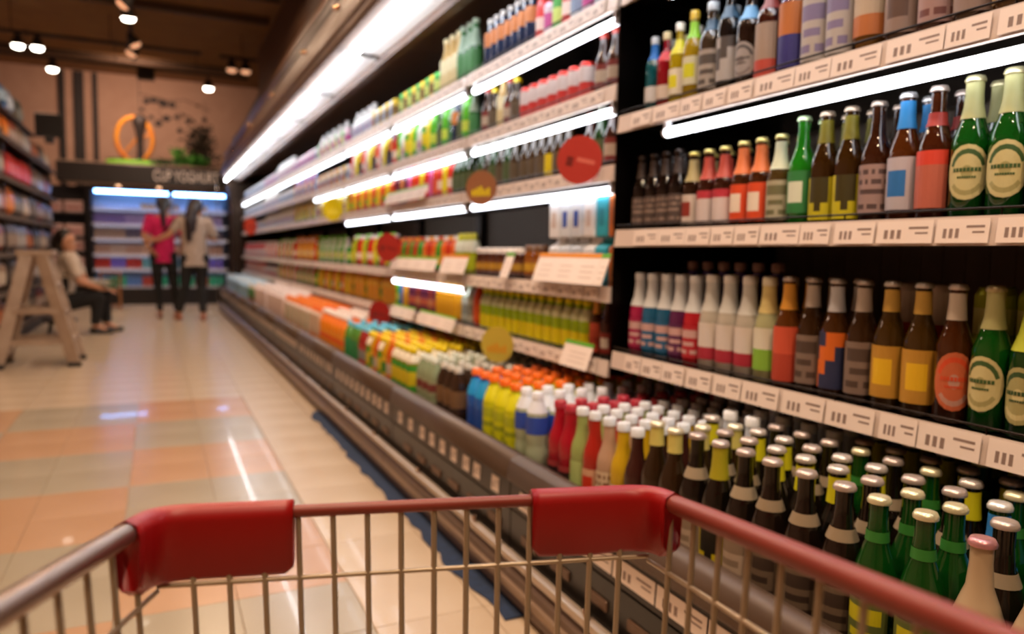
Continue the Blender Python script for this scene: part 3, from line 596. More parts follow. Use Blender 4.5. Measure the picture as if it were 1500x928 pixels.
# mixed dark beers standing behind the front row at the near end of the tray
back = ['gbn', 'gcc', 'bnk', 'bnk', 'byu', 'bdc', 'byu', 'bnk', 'byw', 'byu', 'byw']
for q in range(1, 9):
    y = .50+.02*(q % 2)
    while y < 1.36:
        r = .033; x = DX+r-.03+q*.0715
        t_ = (y-.5)/.87
        if t_ < .2: k = random.choice(['gbn', 'gcc', 'gcc', 'bnk'])
        elif t_ < .6: k = random.choice(['byn', 'bnk', 'bnk', 'gcc', 'byn']) if q < 6 else 'byn'
        elif t_ < .8: k = random.choice(['byn', 'bdc', 'bnk', 'byn']) if q < 4 else 'cwc'
        else: k = random.choice(['byn', 'byw', 'bnk', 'byw']) if q < 3 else 'cwc'
        s = SKU[k]; ITEMS.append((math.hypot(x, y+r)+.3, s, x+random.uniform(-.002, .002), y+r, DECK+.001, (q, 0), 'bottom tray')); y += .0715
# --- second bay and on: shelves E (low), D, C, B, A (top)
ZE, ZD, ZC, ZB, ZA = [z-.005 for z in (.64, .86, 1.215, 1.444, 1.70)]
names = {'E': 'lowest shelf', 'D': 'fourth shelf', 'C': 'third shelf', 'B': 'second shelf', 'A': 'top shelf'}
E_ = [('bro cws', 1.87, 2.05, 2), ('lmn', 2.05, 2.97, 5), ('tre', 2.97, 3.02, 1), ('tcl', 3.04, 3.17, 2), ('tor', 3.17, 3.5, 2), ('tpu tpg tpu', 3.5, 4.0, 2), ('tor tbl fgr', 4.0, 4.19, 2), ('kye kye kye jye', 4.21, 5.35, 2),
      ('fye kye frd jye', 5.4, 6.5, 2), ('fgr cgc frd fwh', 6.56, 7.7, 1), ('frd fwh fgr tor', 7.72, 8.85, 1), ('cwt crn', 8.9, 10.0, 1), ('frd cwt yor', 10.1, YEND-.05, 1)]
D_ = [('ylm', 3.05, 3.25, 1), ('yor yrd yor ygr', 3.25, 3.75, 2), ('ygr yrd', 3.75, 4.19, 2), ('frd fgr fye frd', 4.22, 5.3, 1), ('cgc fwh fgr', 5.4, 6.5, 1), ('yor jor frd fye', 6.6, 7.65, 1), ('frd fgr fwh yor', 7.74, 8.8, 1), ('yor cwt fwh frd', 8.9, 10.0, 1), ('cwt frd', 10.1, YEND-.05, 1)]
C_ = [('cbr cbr cdn', 1.87, 2.12, 1), ('cyd cyd cyy cyd', 2.2, 2.62, 1), ('cyd cdn', 2.62, 3.0, 1), ('cdn', 3.05, 3.3, 1), ('frd fye frd tre fpk', 3.3, 4.0, 1), ('tpu nvo', 4.0, 4.19, 1), ('yrd yor fye', 4.22, 5.35, 1), ('fye fwh cyc', 5.4, 6.5, 1),
      ('fwh cgc fye nvo', 6.56, 7.7, 1), ('fwh cwt', 7.74, 8.8, 1), ('cwt fwh', 8.9, 10.0, 1), ('cwt', 10.1, YEND-.05, 1)]
B_ = [('cbr', 1.87, 2.1, 1), ('crn', 2.1, 2.62, 1), ('cyd cbr gdb', 2.62, 3.0, 1), ('gnt fgr cdn nvo', 3.05, 3.55, 1), ('fgr fye jgr fwh', 3.55, 4.19, 1), ('frd nvo cyd fye fwh', 4.22, 5.3, 1), ('cwt cyc crn', 5.4, 6.5, 1), ('cwt tbl frd cyc', 6.56, 7.7, 1), ('cwt', 7.74, 8.8, 1), ('fwh cwt', 8.9, 10.0, 1), ('cwt', 10.1, YEND-.05, 1)]
A_ = [('cwt cpk', 1.87, 2.2, 1), ('frd cgc cpk', 2.2, 2.5, 1), ('nvo', 2.5, 2.98, 1), ('gnt', 3.05, 3.25, 1), ('gdb', 3.25, 3.5, 1), ('cgc cyc', 3.5, 4.19, 1), ('cyc cwt', 4.22, 4.7, 1), ('fwh cwt', 4.7, 5.3, 1), ('cpk fwh cgc', 5.4, 6.5, 1), ('cwt cpk', 6.56, 7.7, 1), ('fwh', 7.74, 8.8, 1), ('cwt cpk', 8.9, 10.0, 1), ('cwt', 10.1, YEND-.05, 1)]
for lst, z, nm in ((E_, ZE, 'E'), (D_, ZD, 'D'), (C_, ZC, 'C'), (B_, ZB, 'B'), (A_, ZA, 'A')):
    for seq, a, b_, rows in lst: run(seq, a, b_, z, names[nm], 1.262, rows)
run('bko bkc bkw bkt bkt bkw bkw', 1.87, 2.37, ZD, names['D'], 1.262, 1, 2)
run('ybr', 2.40, 2.56, ZD, names['D'], 1.262, 1)
run('ydk', 2.58, 2.99, ZD, names['D'], 1.262, 2)

PRO = {}
def proto(s, lod):
    key = (s['key'], lod)
    if key in PRO: return PRO[key]
    n = (18, 10, 7)[lod]
    parts = sku_parts(s, n)
    if lod == 0: PRO[key] = [(nm, b.mesh(nm)) for nm, b in parts]
    else:
        b = MB()
        for nm, p in parts:
            for f, mi_, sm_ in zip(p.f, p.m, p.sm): pass
            o = len(b.v); b.v += p.v
            for f, mi_, sm_ in zip(p.f, p.m, p.sm): b.f.append(tuple(a+o for a in f)); b.m.append(b.mi(p.mats[mi_])); b.sm.append(sm_)
        PRO[key] = b if lod == 2 else b.mesh(s['kind'])
    return PRO[key]
ITEMS.sort(key=lambda a: (a[5][0], a[0]))
# keep every drink clear of its neighbours, of the bay walls and of the shelf above
CLEAR = {'lowest shelf': .188, 'fourth shelf': .30, 'third shelf': .198, 'second shelf': .222, 'top shelf': .27, 'bottom tray': .282, 'lower shelf': .32, 'middle shelf': .29, 'upper shelf': .32}
grid = {}; kept = []
for d, s, x, y, z, (q, t_), shelf in ITEMS:
    k_ = min(1, CLEAR[shelf]/s['h']) if not t_ else 1
    if y < 1.86 and shelf == 'bottom tray': k_ = 1
    r = s['r']*k_; hh = s['h']*k_; bi = 0
    for a, b_ in BAYS:
        if a <= y < b_: y = min(max(y, a+r+.006), b_-r-.006)
    ok = True
    for att in range(4):
        hit = None
        for ix in range(int(x/.1)-1, int(x/.1)+2):
            for iy in range(int(y/.1)-1, int(y/.1)+2):
                for (x2, y2, r2, z2, h2, c2) in grid.get((ix, iy), ()):
                    if z2 < z+hh-.002 and z < z2+h2-.002:
                        dd = max(abs(x-x2), abs(y-y2)) if (c2 or s['shape'] == 'carton') else math.hypot(x-x2, y-y2)
                        if dd < r+r2+.0012 and (hit is None or dd-r-r2 < hit[0]): hit = (dd-r-r2, y2)
        if not hit: break
        if att == 3 or hit[0] < -.024: ok = False; break
        y += (-hit[0]+.0016)*(1 if y > hit[1] else -1)
    if not ok or not any(a+r+.004 <= y <= b_-r-.004 for a, b_ in BAYS): continue
    grid.setdefault((int(x/.1), int(y/.1)), []).append((x, y, r, z, hh, s['shape'] == 'carton'))
    kept.append((d, s, x, y, z, (q, t_), shelf, k_))
ITEMS = sorted(kept, key=lambda a: a[0])
count = {}; STUFF = {}; fc = {}
LIM = 290
for d, s, x, y, z, (q, t_), shelf, k_ in ITEMS:
    k = s['kind']; n = count.get(k, 0)
    face = -math.atan2(x*1.0, y*.45)    # labels face the aisle with a slight turn
    rz = random.uniform(-.35, .35) + (.35 if s['shape'] != 'carton' else 0)
    if s['shape'] == 'carton': rz = 0
    if n >= LIM:
        b = proto(s, 2); S_ = STUFF.setdefault(k, MB()); o = len(S_.v); c_, s_ = math.cos(rz), math.sin(rz)
        S_.v += [((c_*vx-s_*vy)*k_+x, (s_*vx+c_*vy)*k_+y, vz*k_+z) for vx, vy, vz in b.v]
        idx = [S_.mi(m) for m in b.mats]
        S_.f += [tuple(a+o for a in f) for f in b.f]; S_.m += [idx[a] for a in b.m]; S_.sm += b.sm
        continue
    count[k] = n+1
    bi = next(i for i, (a, b_) in enumerate(BAYS) if a <= y < b_+.001)
    ck = (s['desc'], bi, shelf, q, t_)
    fk = fc.get(ck, 0); fc[ck] = fk+1
    bay = BAYNAME[bi]
    cat = {'drink_can': 'can', 'juice_carton': 'carton', 'juice_jug': 'jug', 'sauce_jar': 'jar'}.get(k, 'bottle')
    if d < 3.35:
        o = put(k, None, None, (x, y, z)); o.rotation_euler.z = rz
        for nm, me in proto(s, 0): put(nm, me, o)
    else:
        o = put(k, proto(s, 1), None, (x, y, z)); o.rotation_euler.z = rz
    o.scale = (k_, k_, k_)
    ab = '%s, %s, %s' % (s['desc'], shelf, bay)
    o['_c'] = '%d|%d|%d' % (fk, q, t_)
    o['category'] = cat
    o['_ab'] = ab
for o in list(COL.objects):
    if '_c' in o:
        fk, q, t_ = [int(a) for a in o['_c'].split('|')]; ab = o['_ab']; d, shelf, bay = ab.split(', ')
        bay = {'bay nearest the cart': 'bay one', 'farthest bay': 'bay ten'}.get(bay, 'bay '+dict(second='two', third='three', fourth='four', fifth='five', sixth='six', seventh='seven', eighth='eight', ninth='nine').get(bay.split()[0], ''))
        if q == 0: lb = '%s, %s along, %s, %s' % (d, ordn(fk), shelf, bay) + (', upper tier' if t_ else '')
        else: lb = '%s, %s row back, %s along, %s, %s' % (d, ordn(q), ordn(fk), shelf.replace(' shelf', '').replace('bottom tray', 'tray'), bay) + (', upper' if t_ else '')
        lb = lb.replace('first along', 'nearest one')
        o['label'] = lb; o['group'] = '%s on the %s, %s' % (d, shelf, bay)
        del o['_c']; del o['_ab']
for k, b in STUFF.items():
    o = b.obj(k+'_mass'); tag(o, 'remaining far rows of %ss in the drinks fridges' % k.replace('_', ' '), 'drinks', None, 'stuff')

# shelf dividers of the second bay against the first
b = MB(); b.bbox((XF+.0, 1.8578, .60), (XB-.01, 1.8622, 1.98), mat('1a1411', 'metal'), .002); o = b.obj('bay_divider'); tag(o, 'thin black divider between the nearest two drinks fridge bays', 'divider')

# ------------------------------------------------------------------ price discs and promo cards
def disc(y, z, r, c, c2, label, x=1.15, ang=0.9, yel=False):
    t = thing('price_disc', label, 'sign', (x, y, z), 0, 'round wobbling price discs'); 
    M = Matrix.Rotation(-ang, 4, 'Z') @ Matrix.Rotation(PI/2, 4, 'X')
    b = MB(); b.lathe([(r, -.0015), (r, .0015)], 36, mat(c, 'plastic'), M=M); b.obj('disc_face', t)
    b = MB()
    nrm = M.to_3x3() @ Vector((0, 0, 1)); 
    for sgn in (1, -1):
        if yel:
            for k in range(5):
                hh = r*(.35+.1*((k*7) % 3)); b.box((-r*.6+k*r*.25, -r*.45, .0016*sgn-.0003), (-r*.6+k*r*.25+r*.17, -r*.45+hh, .0016*sgn+.0003), mat(c2, 'plastic'), M)
        else:
            R = Matrix.Rotation(-.25, 4, 'Z')
            b.box((-r*.1, -r*.08, .0016*sgn-.0003), (r*.7, r*.10, .0016*sgn+.0003), mat(c2, 'plastic'), M @ R)
            b.box((-r*.55, -r*.35, .0016*sgn-.0003), (-r*.25, r*.05, .0016*sgn+.0003), mat('6d2420', 'plastic'), M @ R)
    b.obj('printing', t)
    b = MB(); b.tube([(.0, 0, -r*.9), (.02, 0, -r*.5), (XF-x-.006, 0, -.02)], .0015, mat('cfc4bc', 'plastic'), 6); b.obj('plastic_arm', t)
disc(1.98, 1.235, .072, 'b0382e', 'd06a5a', 'large red price disc hanging by the near divider, second bay')
disc(2.735, 1.205, .068, '8c5a3a', 'd8c010', 'brown price disc with yellow lettering on third shelf', yel=True)
disc(2.56, .61, .068, 'c9b040', 'd8921c', 'yellow and orange price disc over the bottom tray', yel=True)
disc(4.05, .975, .078, 'a02820', '7a1c18', 'dark red price disc on the fourth shelf, third bay')
disc(4.216, .595, .075, 'a01c18', '7a1c18', 'red price disc above the orange juice jugs')
disc(5.47, 1.25, .085, 'd8c410', 'e8d84a', 'plain yellow price disc hanging on the third shelf, fifth bay', yel=True)
disc(10.2, 1.25, .11, 'b8402c', '7a1c18', 'small orange-red price disc near the far end', x=1.09)
def promo(y, z, wd, hh, top, label, n=1, tilt=.35):
    t = thing('promo_card', label, 'sign', (XF-.03, y, z), 0, 'promotion cards clipped to the shelf edges')
    M = Matrix.Rotation(tilt, 4, 'Y')
    b = MB(); b.box((-.001, -wd/2, 0), (.001, wd/2, hh), m_card, M)
    for k in range(n):
        for q in range(3): b.box((-.0016, -wd/2+wd*(k+.15)/n, hh*(.2+.18*q)), (-.001, -wd/2+wd*(k+.75)/n, hh*(.2+.18*q)+.003), mat('c8b4a6', 'paper'), M)
    b.obj('card', t)
    if top:
        b = MB(); b.box((-.0018, -wd/2, hh*.86), (.0015, wd/2, hh), mat(top, 'plastic'), M); b.obj('header_strip', t)
promo(2.12, .862, .40, .10, 'e08a1a', 'wide white promotion card with orange header, second bay', 3)
promo(1.895, .862, .045, .10, '5aa82a', 'narrow white card with green header near the divider')
promo(2.56, .862, .07, .10, '5aa82a', 'single white card with green header on fourth shelf')
promo(3.12, .862, .30, .085, 'e08a1a', 'white card with orange header, third bay, fourth shelf', 2)
promo(3.72, .862, .75, .07, '7ab82a', 'long white card strip with green header, fourth shelf', 4)
promo(3.85, 1.215, .7, .07, '7ab82a', 'long white card strip with orange edge, third shelf', 4)
promo(2.03, .60, .17, .085, '5aa82a', 'white card with green header below the lime drinks')
promo(3.35, .60, .5, .07, '7ab82a', 'white card strip with green header on lowest shelf', 3)
promo(3.88, .60, .4, .07, '7ab82a', 'white card strip beside the red price disc', 3)

# blue mat under the fridge front
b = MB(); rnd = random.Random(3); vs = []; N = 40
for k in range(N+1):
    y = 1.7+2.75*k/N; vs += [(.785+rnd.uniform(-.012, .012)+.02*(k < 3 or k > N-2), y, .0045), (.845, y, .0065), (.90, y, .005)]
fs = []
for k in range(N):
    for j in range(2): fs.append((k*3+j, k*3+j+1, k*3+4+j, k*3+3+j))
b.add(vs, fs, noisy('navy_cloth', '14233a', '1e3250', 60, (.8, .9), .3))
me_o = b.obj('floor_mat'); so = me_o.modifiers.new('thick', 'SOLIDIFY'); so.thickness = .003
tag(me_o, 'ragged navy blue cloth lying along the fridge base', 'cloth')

# ------------------------------------------------------------------ yoghurt fridge at the end of the aisle
def yog():
    Y = 14.0
    t = thing('yoghurt_fridge', 'tall black yoghurt fridge with lit shelves at the aisle end', 'fridge', (0, Y, 0))
    bk = mat('1a1412', 'plastic'); x0, x1 = -.95, 1.12
    b = MB(); b.bbox((x0, 0, 0), (x1, .85, .28), bk, .01); b.obj('plinth', t)
    b = MB(); b.box((x0, .8, .28), (x1, .86, 1.98), mat('b9c4d4', 'plastic')); b.obj('back_panel', t)
    for x in (x0-.04, .22, x1):
        b = MB(); b.bbox((x, .0 if x != .22 else .1, 0), (x+.04, .86, 1.875), bk if x != .22 else mat('8c94a4', 'metal'), .005); b.obj('side_panel', t)
    b = MB(); b.bbox((x0-.04, -.02, 1.88), (x1+.04, .86, 1.985), bk, .01); b.obj('canopy', t)
    for (a, c) in ((-.90, .18), (.27, 1.08)):
        b = MB(); b.tube([(a, .05, 1.86), (c, .05, 1.86)], .024, emit('7fb0ff', 22), 10); b.obj('fluorescent_tube', t)
    for z in (.30, .60, .84, 1.10, 1.34, 1.60):
        b = MB(); b.bbox((x0, .12, z-.03), (x1, .8, z), mat('c3cad6', 'metal'), .004); b.bbox((x0, .105, z-.04), (x1, .12, z+.004), mat('d9d6de', 'plastic'), .003); b.obj('shelf', t)
        if z > .4: b = MB(); b.box((x0+.03, .125, z-.042), (x1-.03, .14, z-.034), emit('cfdcff', 3)); b.obj('added_glow_strip', t)  # glowing strips added under the shelves to brighten the cups
    # sign board above
    sg = thing('shop_sign', 'long black CUP YOGHURT sign board above the far fridge', 'sign', (0, Y-.1, .0))
    b = MB(); b.bbox((-1.42, 0, 1.99), (1.16, .3, 2.30), mat('241b16', 'plastic'), .01); b.obj('sign_board', sg)
    b = MB(); b.bbox((-1.42, .02, 2.30), (1.16, .3, 2.32), mat('b89a80', 'matte'), .003); b.bbox((-1.3, .01, 1.95), (1.1, .05, 1.988), mat('6b5340', 'matte'), .003); b.obj('trim', sg)
    cu = bpy.data.curves.new('lettering', 'FONT'); cu.body = 'CUP YOGHURT'; cu.size = .25; cu.extrude = .008; cu.offset = .002; cu.align_x = 'CENTER'
    to = bpy.data.objects.new('lettering', cu); COL.objects.link(to); bpy.context.view_layer.update()
    me = bpy.data.meshes.new_from_object(to.evaluated_get(bpy.context.evaluated_depsgraph_get())); bpy.data.objects.remove(to)
    me.materials.clear(); me.materials.append(emit('c8b09c', .35))
    lo = put('lettering', me, sg, (.47, -.006, 2.065)); lo.rotation_euler = (PI/2, 0, 0); xs = [v.co.x for v in me.vertices]; lo.scale = (1.0/(max(xs)-min(xs)), 1, 1)
    for x, y in ((-.55, -.02), (.05, -.02)): 
        d = MB(); d.lathe([(.035, 0), (.03, .02)], 12, emit('ffc89a', 3)); d.obj('downlight', sg, (x, .0, 1.93))
yog()
rnd = random.Random(11)
cup_mesh = {}
def cup(c, lid, h=.08, r=.035):
    k = (c, lid, h, r)
    if k not in cup_mesh:
        b = MB(); b.lathe([(r*.8, 0), (r, h*.9)], 9, mat(c, 'plastic')); b.lathe([(r*1.07, h*.9), (r*1.07, h)], 9, mat(lid, 'plastic')); cup_mesh[k] = b.mesh('yoghurt_cup')
    return cup_mesh[k]
ypal = {1.60: [('d8e4f4', 'e8f0ff'), ('e09a30', 'e0a040'), ('4fae4a', '4fae4a'), ('c8d8f0', 'f0f4ff')], 1.34: [('b8a8e0', 'c9b8f0'), ('8c7ac8', 'c8b4e8'), ('d0d8f0', 'e8e8f8')], 1.10: [('6a6070', '9c8ca8'), ('b89a84', 'd8c4b0')],
        .84: [('c9a088', 'f0d8c8'), ('e0b89c', 'f0e0d0'), ('d8c0b0', 'e8dcd4')], .60: [('8c78f0', 'b0a8ff'), ('78c8d8', 'b8e8f0'), ('d83c28', 'e87860')], .30: [('d84a20', 'f08858'), ('d87848', 'e8d0c0'), ('38c898', '70f0c8'), ('6a9ae0', 'a0c8ff')]}
SH = {1.60: 'top', 1.34: 'second', 1.10: 'third', .84: 'fourth', .60: 'fifth', .30: 'bottom'}
for z, pal in ypal.items():
    x = -.90; k = 0; cnt = 0
    while x < 1.06:
        if .17 < x < .31: x = .31
        if k % 3 == 0: c = rnd.choice(pal)
        tiers = 1 if z in (1.60,) else 2
        for q in range(tiers):
            o = put('yoghurt_cup', cup(c[0], c[1]), None, (x, 14.18, z+.001+q*.081)); cnt += 1
            tag(o, 'yoghurt cup, %s from %s end, %s tier, %s shelf of yoghurt fridge' % (ordn(k) if k < 20 else ORD[k-20], 'window' if False else ('pillar' if k < 20 else 'wall'), 'upper' if q else 'lower', SH[z]), 'cup', 'yoghurt cups on the %s shelf' % SH[z])
        x += .078; k += 1

# dark shelf rack with pink-white packs left of it
t = thing('wall_rack', 'dark shelf rack holding pale pink packs beside the yoghurt fridge', 'shelf', (-1.36, 14.0, 0))
b = MB(); bk = mat('1e1613', 'matte')
b.box((-.32, .4, 0), (.34, .45, 1.95), bk); b.obj('back_panel', t)
for x in (-.34, .33): b = MB(); b.bbox((x, 0, 0), (x+.02, .45, 1.95), bk, .003); b.obj('side_panel', t)
packm = MB(); packm.bbox((-.135, 0, 0), (.135, .2, .19), mat('c9a094', 'paper'), .012); packm.box((-.1, -.002, .05), (.1, 0, .10), mat('a86a60', 'paper')); pm = packm.mesh('paper_pack')
for j, z in enumerate((.32, .60, .88, 1.12, 1.50)):
    b = MB(); b.bbox((-.31, .01, z-.025), (.32, .4, z), bk, .003); b.obj('shelf', t)
    for i, x in enumerate((-.15, .15)):
        o = put('paper_pack', pm, None, (-1.355+x, 14.06, z+.001))
        tag(o, 'pale pink paper pack, %s of pair, %s shelf of dark rack' % ('wall-side' if i == 0 else 'fridge-side', ['bottom', 'fourth', 'third', 'second', 'top'][j]), 'pack', 'pale pink packs on the dark rack')

# ------------------------------------------------------------------ decorations above the sign
t = thing('wheel_display', 'yellow-orange wheel ornament with dark post on green base', 'ornament', (-.28, 14.15, 2.32))
gr = []
b = MB(); b.tube([(-.02+.27*math.cos(a), 0, .42+.36*math.sin(a)) for a in [2*PI*k/28 for k in range(28)]], .036, noisy('yellow_orange', 'd8641a', 'e8a020', 3, (.5, .5)), 8, True); b.obj('wheel_rim', t)
for a in (4.0, .3):
    b = MB(); b.tube([(.0, 0, .42), (-.02+.26*math.cos(a), 0, .42+.35*math.sin(a))], .018, mat('d88420', 'plastic'), 8); b.obj('spoke', t)
b = MB(); b.lathe([(.07, 0), (.055, .05), (.05, .35), (.075, .55), (.11, .66), (.11, .74), (.06, .80), (.01, .81)], 14, mat('2c2420', 'matte'), (.06, 0, .02)); b.obj('post', t)
b = MB(); b.lathe([(.46, 0), (.46, .05), (.40, .07)], 28, mat('86d82c', 'matte'), sy=.28); b.lathe([(.44, .07), (.42, .09)], 24, mat('33401c', 'matte'), sy=.25); b.obj('base', t)
b = MB(); b.tube([(.06, 0, .82), (.06, 0, 1.66)], .005, m_dark, 6); b.obj('hanging_wire', t)
def leafy(name, label, loc, rx, rz, n, c, seed, size=.06, stem=True):
    rnd = random.Random(seed); t = thing(name, label, 'plant', loc)
    b = MB(); mats_ = [mat(x, 'matte') for x in c]
    for k in range(n):
        p = Vector((rnd.gauss(0, .42)*rx, rnd.uniform(-.12, .12), abs(rnd.gauss(.45, .3))*rz)); a = Vector((rnd.uniform(-1, 1), rnd.uniform(-1, 1), rnd.uniform(-.6, 1))).normalized(); s_ = size*rnd.uniform(.6, 1.2); u = a.orthogonal().normalized()*s_*.4
        p.z = max(p.z, .06)
        b.add([p, p+a*s_*.5+u, p+a*s_, p+a*s_*.5-u], [(0, 1, 2, 3)], rnd.choice(mats_))
    b.obj('foliage', t)
    b = MB(); b.tube([(0, 0, 0), (.01, 0, rz*.5)], .015, mat('3a2a1c', 'matte'), 6); b.obj('stem', t)
leafy('artificial_plant', 'bright green small plant on the sign beside the wheel', (.36, 14.1, 2.32), .12, .32, 220, ['3f8a24', '5aa82c', '2f6a1c'], 1)
leafy('artificial_plant', 'low bright green plant under the dark tree', (.62, 14.05, 2.32), .18, .2, 260, ['3f8a24', '4a9428', '2c641a'], 2)
leafy('artificial_tree', 'dark leafy tree ornament above the YOGHURT lettering', (.72, 14.3, 2.32), .26, .72, 700, ['2b2a1c', '3a3424', '1f2016', '4a3a28'], 3, .08)
leafy('artificial_plant', 'low dark green trailing leaves between wheel and plants', (.12, 14.05, 2.32), .3, .08, 160, ['24401a', '2f5a1e'], 4)
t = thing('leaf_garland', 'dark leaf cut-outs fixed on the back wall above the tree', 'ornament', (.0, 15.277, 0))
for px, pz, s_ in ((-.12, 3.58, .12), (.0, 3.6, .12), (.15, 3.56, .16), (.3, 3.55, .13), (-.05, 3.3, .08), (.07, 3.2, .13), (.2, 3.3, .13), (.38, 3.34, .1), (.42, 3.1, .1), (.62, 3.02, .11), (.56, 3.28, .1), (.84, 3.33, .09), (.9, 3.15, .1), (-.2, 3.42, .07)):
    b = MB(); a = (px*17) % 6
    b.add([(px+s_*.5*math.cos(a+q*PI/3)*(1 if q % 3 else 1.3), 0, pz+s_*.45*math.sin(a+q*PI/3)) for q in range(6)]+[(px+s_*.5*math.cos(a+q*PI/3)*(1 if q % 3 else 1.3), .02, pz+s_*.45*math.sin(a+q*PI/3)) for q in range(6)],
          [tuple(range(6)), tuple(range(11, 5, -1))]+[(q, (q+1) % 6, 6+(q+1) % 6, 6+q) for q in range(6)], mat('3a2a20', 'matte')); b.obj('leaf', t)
b = MB(); b.tube([(-.25, .01, 3.7), (.2, .01, 3.62), (.5, .01, 3.66), (.95, .01, 3.5)], .006, m_dark, 6)
for x in (-.15, .1, .4, .85): b.tube([(x, .01, 3.68), (x, .01, 3.2)], .003, m_dark, 5)
b.obj('wire', t)

# ------------------------------------------------------------------ ceiling tracks and spot lamps
def track(label, a, b_, z=3.62):
    t = thing('lighting_track', label, 'track', (0, 0, 0)); a = Vector((*a, z)); c = Vector((*b_, z))
    b = MB(); d = (c-a).normalized(); M = Matrix.Translation(a) @ d.to_track_quat('X', 'Z').to_matrix().to_4x4()
    b.bbox((0, -.02, -.02), ((c-a).length, .02, .02), mat('1a130e', 'matte'), .004, M); b.obj('rail', t)
    L = (c-a).length; k = .3
    while k < L:
        p = a+d*k; q = MB(); q.tube([p+Vector((0, 0, .02)), Vector((p.x, p.y, 3.99))], .006, mat('2a1f16', 'matte'), 6); q.obj('suspension_rod', t); k += 1.1
track('dark lighting track crossing the aisle, nearer one', (-3, 11.42), (.6, 11.42))
track('dark lighting track crossing the aisle by the wheel display', (-3, 12.72), (1.35, 12.72))
track('dark lighting track running along the aisle', (-.24, 5.5), (-.24, 12.4), 3.64)
track('short dark lighting track close to the bulkhead', (.85, 11.6), (1.36, 11.6), 3.66)
b = MB(); b.bbox((-.1-.12, 12.68, 3.45), (.02, 12.8, 3.60), m_dark, .01); o = b.obj('junction_box'); tag(o, 'small black box hanging under the crossing lighting track', 'box')
def spot(x, y, z, on, label, tilt=(.0, .0), ztop=3.60):
    t = thing('spot_lamp', label, 'lamp', (x, y, z), 0, 'bell-shaped spot lamps on the ceiling tracks')
    R = Matrix.Rotation(tilt[0], 4, 'X') @ Matrix.Rotation(tilt[1], 4, 'Y')
    b = MB(); b.lathe([(.075, -.03), (.07, .02), (.05, .07), (.03, .11), (.02, .12)], 18, mat('1c1511', 'matte'), M=R, caps=False); b.obj('lamp_shade', t)
    b = MB(); b.lathe([(.07, -.028), (.055, -.06), (.02, -.07)], 16, emit('fff4e2' if on else 'ffb88a', 14 if on else .9), M=R); b.obj('bulb', t)
    p = R @ Vector((0, 0, .115))
    b = MB(); b.tube([p, (p.x*1.1, p.y*1.1, ztop-z)], .009, m_dark, 6); b.obj('arm', t)
    if on:
        l = bpy.data.lights.new('spot_light', 'SPOT'); l.energy = 60; l.color = (1, .72, .5); l.spot_size = 1.7; l.spot_blend = .8; l.shadow_soft_size = .05
        lo = bpy.data.objects.new('spot_light', l); lo.location = (0, 0, -.09); lo.parent = t; lo.rotation_euler = (tilt[0], tilt[1], 0); COL.objects.link(lo)
spot(-1.54, 11.5, 3.50, True, 'lit bell spot lamp, farther from the centre of the nearer track')
spot(-1.33, 11.5, 3.50, True, 'lit bell spot lamp beside another over the snack shelves')
spot(-1.30, 12.76, 3.50, True, 'lit bell spot lamp before the black wall stripes')
spot(-.235, 9.53, 3.50, True, 'lit bell spot lamp on the lengthwise track, nearer the cart', (.2, 0))
spot(-.254, 9.05, 3.50, False, 'dim tilted spot lamp at the top edge of the lengthwise track', (.2, .7))
spot(-.212, 10.73, 3.50, False, 'dim tilted spot lamp halfway along the lengthwise track', (.1, -.5))
spot(-.24, 11.22, 3.50, False, 'dim tilted spot lamp farthest along the lengthwise track', (.1, .5))
spot(.768, 12.76, 3.453, True, 'lit bell spot lamp by the hanging leaf garland', ztop=3.62)
spot(1.01, 11.6, 3.52, False, 'dim bell spot lamp, outer of two by the bulkhead', ztop=3.64)
spot(1.198, 11.6, 3.52, False, 'dim bell spot lamp, inner of two by the bulkhead', ztop=3.64)

# ------------------------------------------------------------------ snack shelves on the other side of the aisle
def gondola():
    for u, (y0, y1) in enumerate(((7.0, 8.8), (8.8, 10.6), (10.6, 12.4))):
        t = thing('snack_gondola', 'tall brown snack shelf unit, %s, opposite the drinks' % ('beside the stepladder', 'beside the seated man', 'nearest the back wall')[u], 'shelf', (0, y0, 0), 0, 'snack shelf units opposite the drinks fridges')
        t.location.x = .12; L = y1-y0
        b = MB(); b.box((-1.98, .004, 0), (-1.94, L-.004, 2.25), mat('3a2c22', 'matte')); b.obj('back_panel', t)
        b = MB(); b.bbox((-1.94, .004, 0), (-1.40, L-.004, .12), mat('2a201a', 'matte'), .005); b.obj('plinth', t)
        for z in (.16, .52, .88, 1.24, 1.60, 1.98):
            b = MB(); b.box((-1.94, .004, z-.02), (-1.39, L-.004, z), mat('4a3a2e', 'metal')); b.obj('shelf', t)
            b = MB(); b.bbox((-1.392, .01, z-.045), (-1.38, L-.01, z+.004), mat('554538', 'cloth'), .002); b.obj('price_strip', t)
        for y in (.004, L-.03): b = MB(); b.bbox((-1.94, y, 0), (-1.45, y+.025, 2.1), mat('3a2c22', 'matte'), .003); b.obj('side_frame', t)
gondola()
bagm = {}
